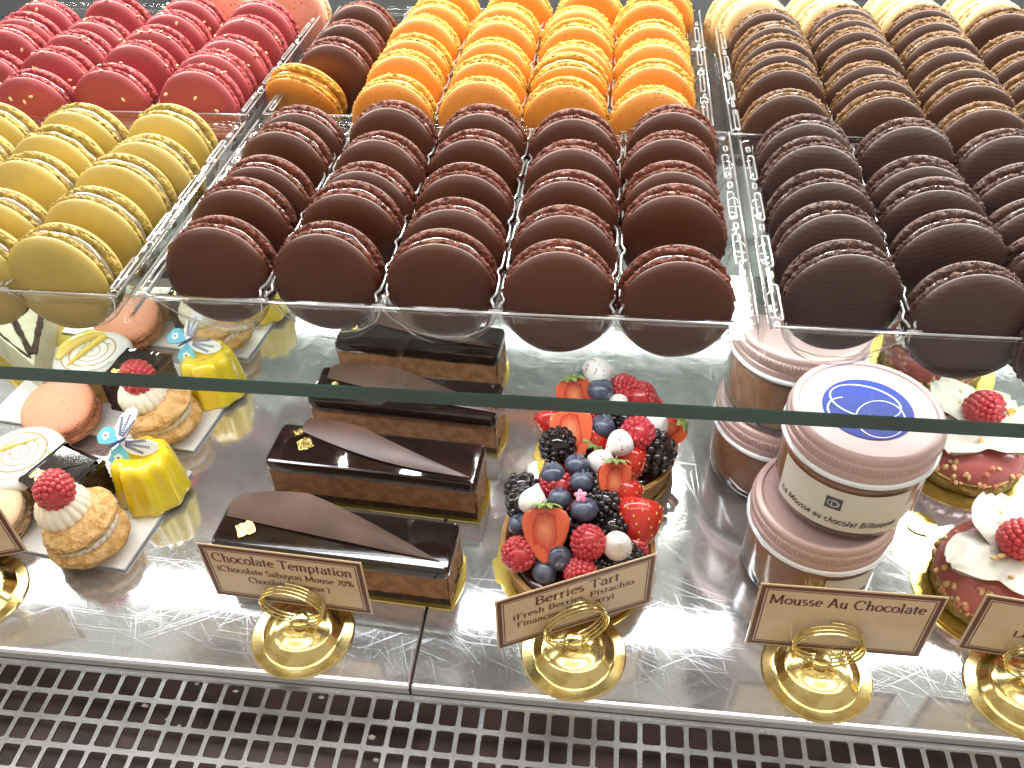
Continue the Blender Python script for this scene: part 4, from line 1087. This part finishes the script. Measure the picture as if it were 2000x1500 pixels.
for i in range(3):
    d = BF*i
    fr = at(245, 1117, 0)+d; br = at(377, 925, 0)+d
    b = thing('white_board', ['white board carrying pastries, nearest the front at left', 'white board carrying pastries, second from the front at left', 'white board carrying pastries, seen under the trays at left'][i], 'cake board', (fr.x, fr.y, 0), (0, 0, 0), 'white pastry boards')
    W = 15; dd = at(0, 1070, 0)+d-fr; dd = dd.normalized()*W
    q = br-fr
    mb = MB(); mb.slab([(dd.x, dd.y), (0, 0), (q.x, q.y), (q.x+dd.x, q.y+dd.y)], .12, ZB); mb.build('card_top', M['white_board'], b, False)
    mb = MB(); mb.slab([(dd.x, dd.y+.04), (-.04, .04), (q.x-.04, q.y-.04), (q.x+dd.x, q.y+dd.y-.04)], 0.002, .12); mb.build('card_edge', M['board_edge'], b, False)
    p = at(172, 1050, 1.0)+d; choux_bun((p.x+(.9 if i else 0)*.2, p.y+(.3 if i == 1 else 0), ZB), .3*i, i)
    p = at(292, 932, 1.6)+d; jelly((p.x, p.y, ZB), .3+.2*i, i)
    p = at(140, 955, 1.3)+d; square((p.x, p.y, ZB), -.38+.25*i, i)
    p = at(36, 888, 2.8)+d
    if i: p = at(178, 690, 2.8) if i == 1 else p
    swirl((p.x, p.y, ZB), .4*i, i)
def flat_macaron(k, px, py, z, tilt, label):
    p = at(px, py, z); macaron(k, (p.x, p.y, z), (-pi/2+tilt, .0, .2), label, None)
flat_macaron('salmon', 120, 805, ZB+1.35, .22, 'salmon pink macaron lying on the middle white board at left')
flat_macaron('salmon', 252, 630, ZB+1.35, .25, 'salmon pink macaron lying on the back white board under the tray')
flat_macaron('beige', -28, 1010, ZB+1.2, .2, 'beige macaron barely entering at the left edge on the front board')
# striped triangular cake at the far left, on gold card
p = at(66, 712, 3.0)
def rel(px, py): q = at(px, py, 3.1)-p; return (q.x, q.y)
t = thing('striped_triangle_cake', 'cream triangular cake with dark stripes on gold card, far left under the tray', 'cake', (p.x, p.y, .1))
tri = [rel(-120, 560), rel(66, 714), rel(88, 545)]
mb = MB(); mb.slab(tri, 0, 3.0); mb.build('cream_body', mat('pale_cream_cake', (.66, .62, .44), .5, var=(.56, .52, .36), vs=.5), t)
mb = MB()
for (a, b_, wd) in ((rel(15, 600), rel(62, 692), .17), (rel(84, 600), rel(66, 692), .20), (rel(-40, 620), rel(56, 698), .07), (rel(2, 590), rel(60, 700), .05)):
    mb.tube([(a[0]+(b_[0]-a[0])*k/14+.07*nz((k, 0, 1), .9), a[1]+(b_[1]-a[1])*k/14, 3.0) for k in range(15)], [wd+.06*nz((k, 3, 1), 1.1) for k in range(15)], 6)
mb.build('dark_stripe', M['biscuit'], t)
b = thing('cake_board', 'gold card under the striped triangular cake', 'cake board', (p.x, p.y, 0))
mb = MB(); mb.slab([(tri[0][0]-1, tri[0][1]), (-.2, -1.2), (1.3, -.8), (tri[2][0]+1.5, tri[2][1])], 0, .09); mb.build('gold_card', M['goldboard'], b)

# ------------------------------------------------------------------ ruby glazed domes
def petal_mesh():
    mb = MB(); P = []
    for i in range(13):
        u = i/12; row = []
        for j in range(13):
            v = j/12*2-1
            wd = 1.22*math.sin(pi*min(.98, u*.80+.14))**.7
            row.append((wd*v, .1+2.5*u, .30*(1-v*v)+.5*u*(1-u)-.30*math.exp(-(v/.16)**2)*(1-u)+.16*nz((v*2, u*3, 0), 1.4)+.34*u*v*v+.10*math.sin(v*7+2)*u*u))
        P.append(row)
    mb.grid(P); mb.grid([[(x*.98, y, z-.38*(1-abs(j/6-1)**4)*min(1, (12-i)/1.5)-.04) for j, (x, y, z) in enumerate(r_)][::-1] for i, r_ in enumerate(P)])
    return mb.mesh('cream_petal', M['chantilly'], True)
PM = petal_mesh()
def dome(cx, cy, ang, label, bl, seed, flower):
    b = thing('cake_board', bl, 'cake board', (cx, cy, 0), (0, 0, ang))
    mb = MB(); mb.slab([(4.15*math.cos(2*pi*i/64), 4.15*math.sin(2*pi*i/64)) for i in range(64)], 0, .08)
    mb.slab([(3.95*math.cos(2*pi*i/64), 3.95*math.sin(2*pi*i/64)) for i in range(64)], .08, .10)
    ta = 2.15-ang
    tabp = [(3.9, -.35), (4.3, -.45)]+[(4.95+.75*math.cos(a), .85*math.sin(a)) for a in [-2.4+4.8*k/14 for k in range(15)]]+[(4.3, .45), (3.9, .35)]
    mb.slab(tabp, .082, .11, Matrix.Rotation(ta, 4, 'Z'))
    mb.slab([(4.95+.5*math.cos(a), .55*math.sin(a)) for a in [2*pi*k/20 for k in range(20)]], .11, .125, Matrix.Rotation(ta, 4, 'Z'))
    mb.build('gold_card', M['goldboard'], b)
    t = thing('ruby_dome_cake', label, 'cake', (cx, cy, .1), (0, 0, ang), 'ruby glazed dome cakes')
    mb = MB(); mb.lathe([(0, 0), (3.0, 0), (3.2, .15), (3.25, .5), (3.1, .8), (0, .8)], 90, None, lambda r_, z_, a: (r_+.10*fbm((math.cos(a)*3, math.sin(a)*3, z_*3), 2.0, seed)*(r_ > 2), z_)); mb.build('sponge_base', M['sponge2'], t)
    mb = MB(); mb.lathe([(2.9, .72), (3.12, .78), (3.24, .98), (3.25, 1.35), (3.12, 1.85), (2.82, 2.35), (2.35, 2.75), (1.7, 3.0), (.9, 3.12), (0, 3.15)], 64, None, lambda r_, z_, a: (r_*(1+.008*nz((math.cos(a)*2, math.sin(a)*2, z_), 1, seed)), z_+(.05*nz((math.cos(a)*4, math.sin(a)*4, 0), 1.2, seed) if z_ < 1 else 0)))
    mb.build('ruby_glaze', M['ruby'], t, True)
    rnd = random.Random(seed)
    for k in range(62):
        a = rnd.uniform(0, 2*pi); z = rnd.uniform(.75, 2.6) if k > 16 else rnd.uniform(.7, 1.0)
        if k > 16: a = rnd.choice((-1.9, -1.3, -.7, -2.6, 2.8))+rnd.gauss(0, .2)
        r_ = np.interp(z, [.72, .98, 1.35, 1.85, 2.35, 2.75], [3.1, 3.26, 3.27, 3.14, 2.84, 2.4])
        put('almond_nib', ME['nib'] if rnd.random() < .65 else ME['pnib'], t, (r_*math.cos(a), r_*math.sin(a), z), (rnd.uniform(0, 3), rnd.uniform(0, 3), rnd.uniform(0, 3)), rnd.uniform(.8, 1.3))
    for k, a in enumerate((-.95, .55, 2.05, 3.6)):
        o = put('cream_petal', PM, t, (0, 0, 3.02+.16*(k % 2)), (.04 if k % 2 else -.12, .12, a+pi-.2), (1.42, 1.30, 1.2))
    for k in range(12):
        a = rnd.uniform(0, 6.3); r_ = rnd.uniform(1.0, 2.3)
        put('almond_nib', ME['nib'], t, (r_*math.cos(a), r_*math.sin(a), 3.66), (rnd.uniform(0, 3), 0, rnd.uniform(0, 3)), rnd.uniform(.7, 1.1))
    put('raspberry', ME['raspberry'], t, (.0, .0, 4.15), (.9, .2, .5), 1.15)
    if flower:
        mb = MB()
        for q in (-.5, 0, .5): mb.ball((.42*math.sin(q), .42*math.cos(q), 0), .34, 8, 5, Matrix.Translation((1.35, -.45, 3.75)) @ Matrix.Rotation(-1.2, 4, 'Z') @ Matrix.Rotation(q, 4, 'Z'), (.35, 1, .2))
        mb.build('orange_petals', M['oflower'], t, True)
    return t
dome(21.15, 30.35, -.15, 'ruby glazed dome cake with cream petals and raspberry, nearest the front at right', 'gold round board with a tab under the front ruby dome cake', 3, False)
dome(21.95, 39.9, .35, 'ruby glazed dome cake with an orange petal, crossed by the green shelf edge', 'gold round board under the second ruby dome cake', 8, True)
dome(22.0, 48.6, .1, 'ruby glazed dome cake farthest back, glimpsed beneath the dark macarons', 'gold round board under the farthest ruby dome cake', 12, False)

# ------------------------------------------------------------------ jars of mousse
def jar(cx, cy, z, ang, label, lab, small):
    t = thing('mousse_jar', label, 'jar', (cx, cy, z), (0, 0, ang))
    H = 5.75; R = 3.45; zl = 4.15
    b = MB(); b.lathe([(0, .02), (2.7, .02), (3.1, .08), (3.33, .3), (R-.03, .7), (R, 1.2), (R, 3.5), (R-.02, 3.8), (3.3, 4.0), (3.25, 4.2)], 72); b.build('glass_body', M['jglass'], t, True)
    b = MB(); b.lathe([(0, .22), (2.7, .22), (3.05, .30), (3.24, .6), (3.32, 1.2), (3.32, 3.45), (3.28, 3.5), (0, 3.52)], 64); b.build('mousse', M['jmousse'], t, True)
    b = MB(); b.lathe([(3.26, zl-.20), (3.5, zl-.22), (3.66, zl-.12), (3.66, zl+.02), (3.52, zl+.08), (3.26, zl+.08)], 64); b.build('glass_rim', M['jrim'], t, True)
    n = 480
    prof = [(3.40, zl+.08), (3.52, zl+.10), (3.52, zl+.42), (3.46, zl+.48), (3.46, zl+.56), (3.53, zl+.62), (3.55, zl+.70), (3.55, zl+1.02), (3.52, zl+1.08), (3.47, zl+1.14), (3.47, zl+1.36), (3.42, zl+1.48), (3.34, zl+1.55), (3.22, zl+1.58), (3.12, zl+1.56), (3.06, zl+1.46), (2.98, zl+1.44), (0, zl+1.44)]
    def kn(r_, z_, a):
        if zl+.65 < z_ < zl+1.05: return r_+.03*(1 if int(a/(2*pi)*n+.5) % 4 < 2 else -1), z_
        return r_, z_
    b = MB(); b.lathe(prof, n, None, kn); b.build('lid', M['lid'], t)
    if not small:
        zt = zl+1.455
        b = MB(); b.slab([(2.05*math.cos(2*pi*k/56), 2.05*math.sin(2*pi*k/56)) for k in range(56)], zt-.005, zt+.01); s = b.build('round_sticker', M['sticker'], t, False)
        b = MB()
        def loop(cx_, cy_, rx, ry, rot, a0, a1, w0):
            n_ = 50; A = []; B_ = []
            for k in range(n_+1):
                a = a0+(a1-a0)*k/n_; w_ = w0*(.6+.6*abs(math.sin(a*.9+1)))
                for LL, s_ in ((A, 1), (B_, -1)):
                    x, y = (rx+s_*w_)*math.cos(a), (ry+s_*w_)*math.sin(a)
                    LL.append((cx_+x*math.cos(rot)-y*math.sin(rot), cy_+x*math.sin(rot)+y*math.cos(rot), zt+.014))
            b.add(A+B_, [(k, k+1, n_+2+k, n_+1+k) for k in range(n_)])
        loop(-.2, .45, 1.6, 1.1, .05, 0, 2*pi, .04); loop(.65, -.45, 1.05, 1.3, -.2, 0, 2*pi, .032); loop(-.55, -.65, 1.2, 1.0, -.5, 2.6, 4.4, .04)
        b.build('loop_emblem', M['white'], t, False)
    # paper label wrapped round the front
    if lab:
        a0, a1, z0, z1 = lab
        def wrap(rad): return lambda u, v, l: Vector(((rad+l)*math.sin(a0+u/R), -(rad+l)*math.cos(a0+u/R), z0+v))
        b = MB(); n_ = 24
        P = [[wrap(R+.02)((a1-a0)*R*i/n_, (z1-z0)*j, 0) for j in (0, 1)] for i in range(n_+1)]
        b.grid(P); b.build('paper_label', M['label'], t, True)
        LW = (a1-a0)*R; LH = z1-z0; pl = wrap(R+.035)
        b = MB()
        if small:
            text_mesh(b, 'La Mousse', .55, .2, 1.05, pl, 1.0, .22, 40, .14, .05, False)
            b.build('label_lettering', M['labink'], t, False)
        else:
            txt = 'La Mousse au chocolat Bilboquet'; sz = .56
            text_mesh(b, txt, sz, .25, .42, pl, (LW-.6)/(text_width(txt)*sz), .22, 40, .15, .05, False)
            b.build('label_lettering', M['labink'], t, False)
            cxu = LW*.47; cyv = LH*.66; q = .38
            b = MB(); b.grid([[pl(cxu-q+2*q*k/8, cyv-q+2*q*j, 0) for j in (0, 1)] for k in range(9)]); b.build('label_square', mat('slate_print', (.07, .08, .10), .4), t, False)
            b = MB()
            for (ox, oy, rx, ry) in ((0, 0, .28, .22), (.05, -.03, .16, .2)):
                A = [pl(cxu+ox+rx*math.cos(a), cyv+oy+ry*math.sin(a), .006) for a in [2*pi*k/24 for k in range(25)]]
                B_ = [pl(cxu+ox+(rx-.03)*math.cos(a), cyv+oy+(ry-.03)*math.sin(a), .006) for a in [2*pi*k/24 for k in range(25)]]
                b.add(A+B_, [(k, k+1, 26+k, 25+k) for k in range(24)])
            b.build('square_emblem', M['white'], t, False)
    return t
jar(11.5, 31.0, .0, .25, 'rose-lidded mousse jar at the bottom of the front stack', (-.25, .55, .9, 3.45), True)
jar(12.35, 31.6, 5.72, -.35, 'rose-lidded mousse jar with blue sticker on top of the front stack', (-.95, .95, .75, 3.35), False)
jar(10.15, 38.3, .0, .6, 'rose-lidded mousse jar at the bottom of the back stack', None, True)
jar(10.25, 38.2, 5.72, .3, 'rose-lidded mousse jar on top of the back stack, under the tray', (.75, 1.6, .8, 3.3), True)

# ------------------------------------------------------------------ centimetres to metres
for me in bpy.data.meshes: me.transform(Matrix.Scale(.01, 4))
for o in sc.objects:
    if o.type == 'CAMERA':
        m = o.matrix_world.copy(); m.translation = m.translation*.01; o.matrix_world = m
    else:
        o.location = o.location*.01
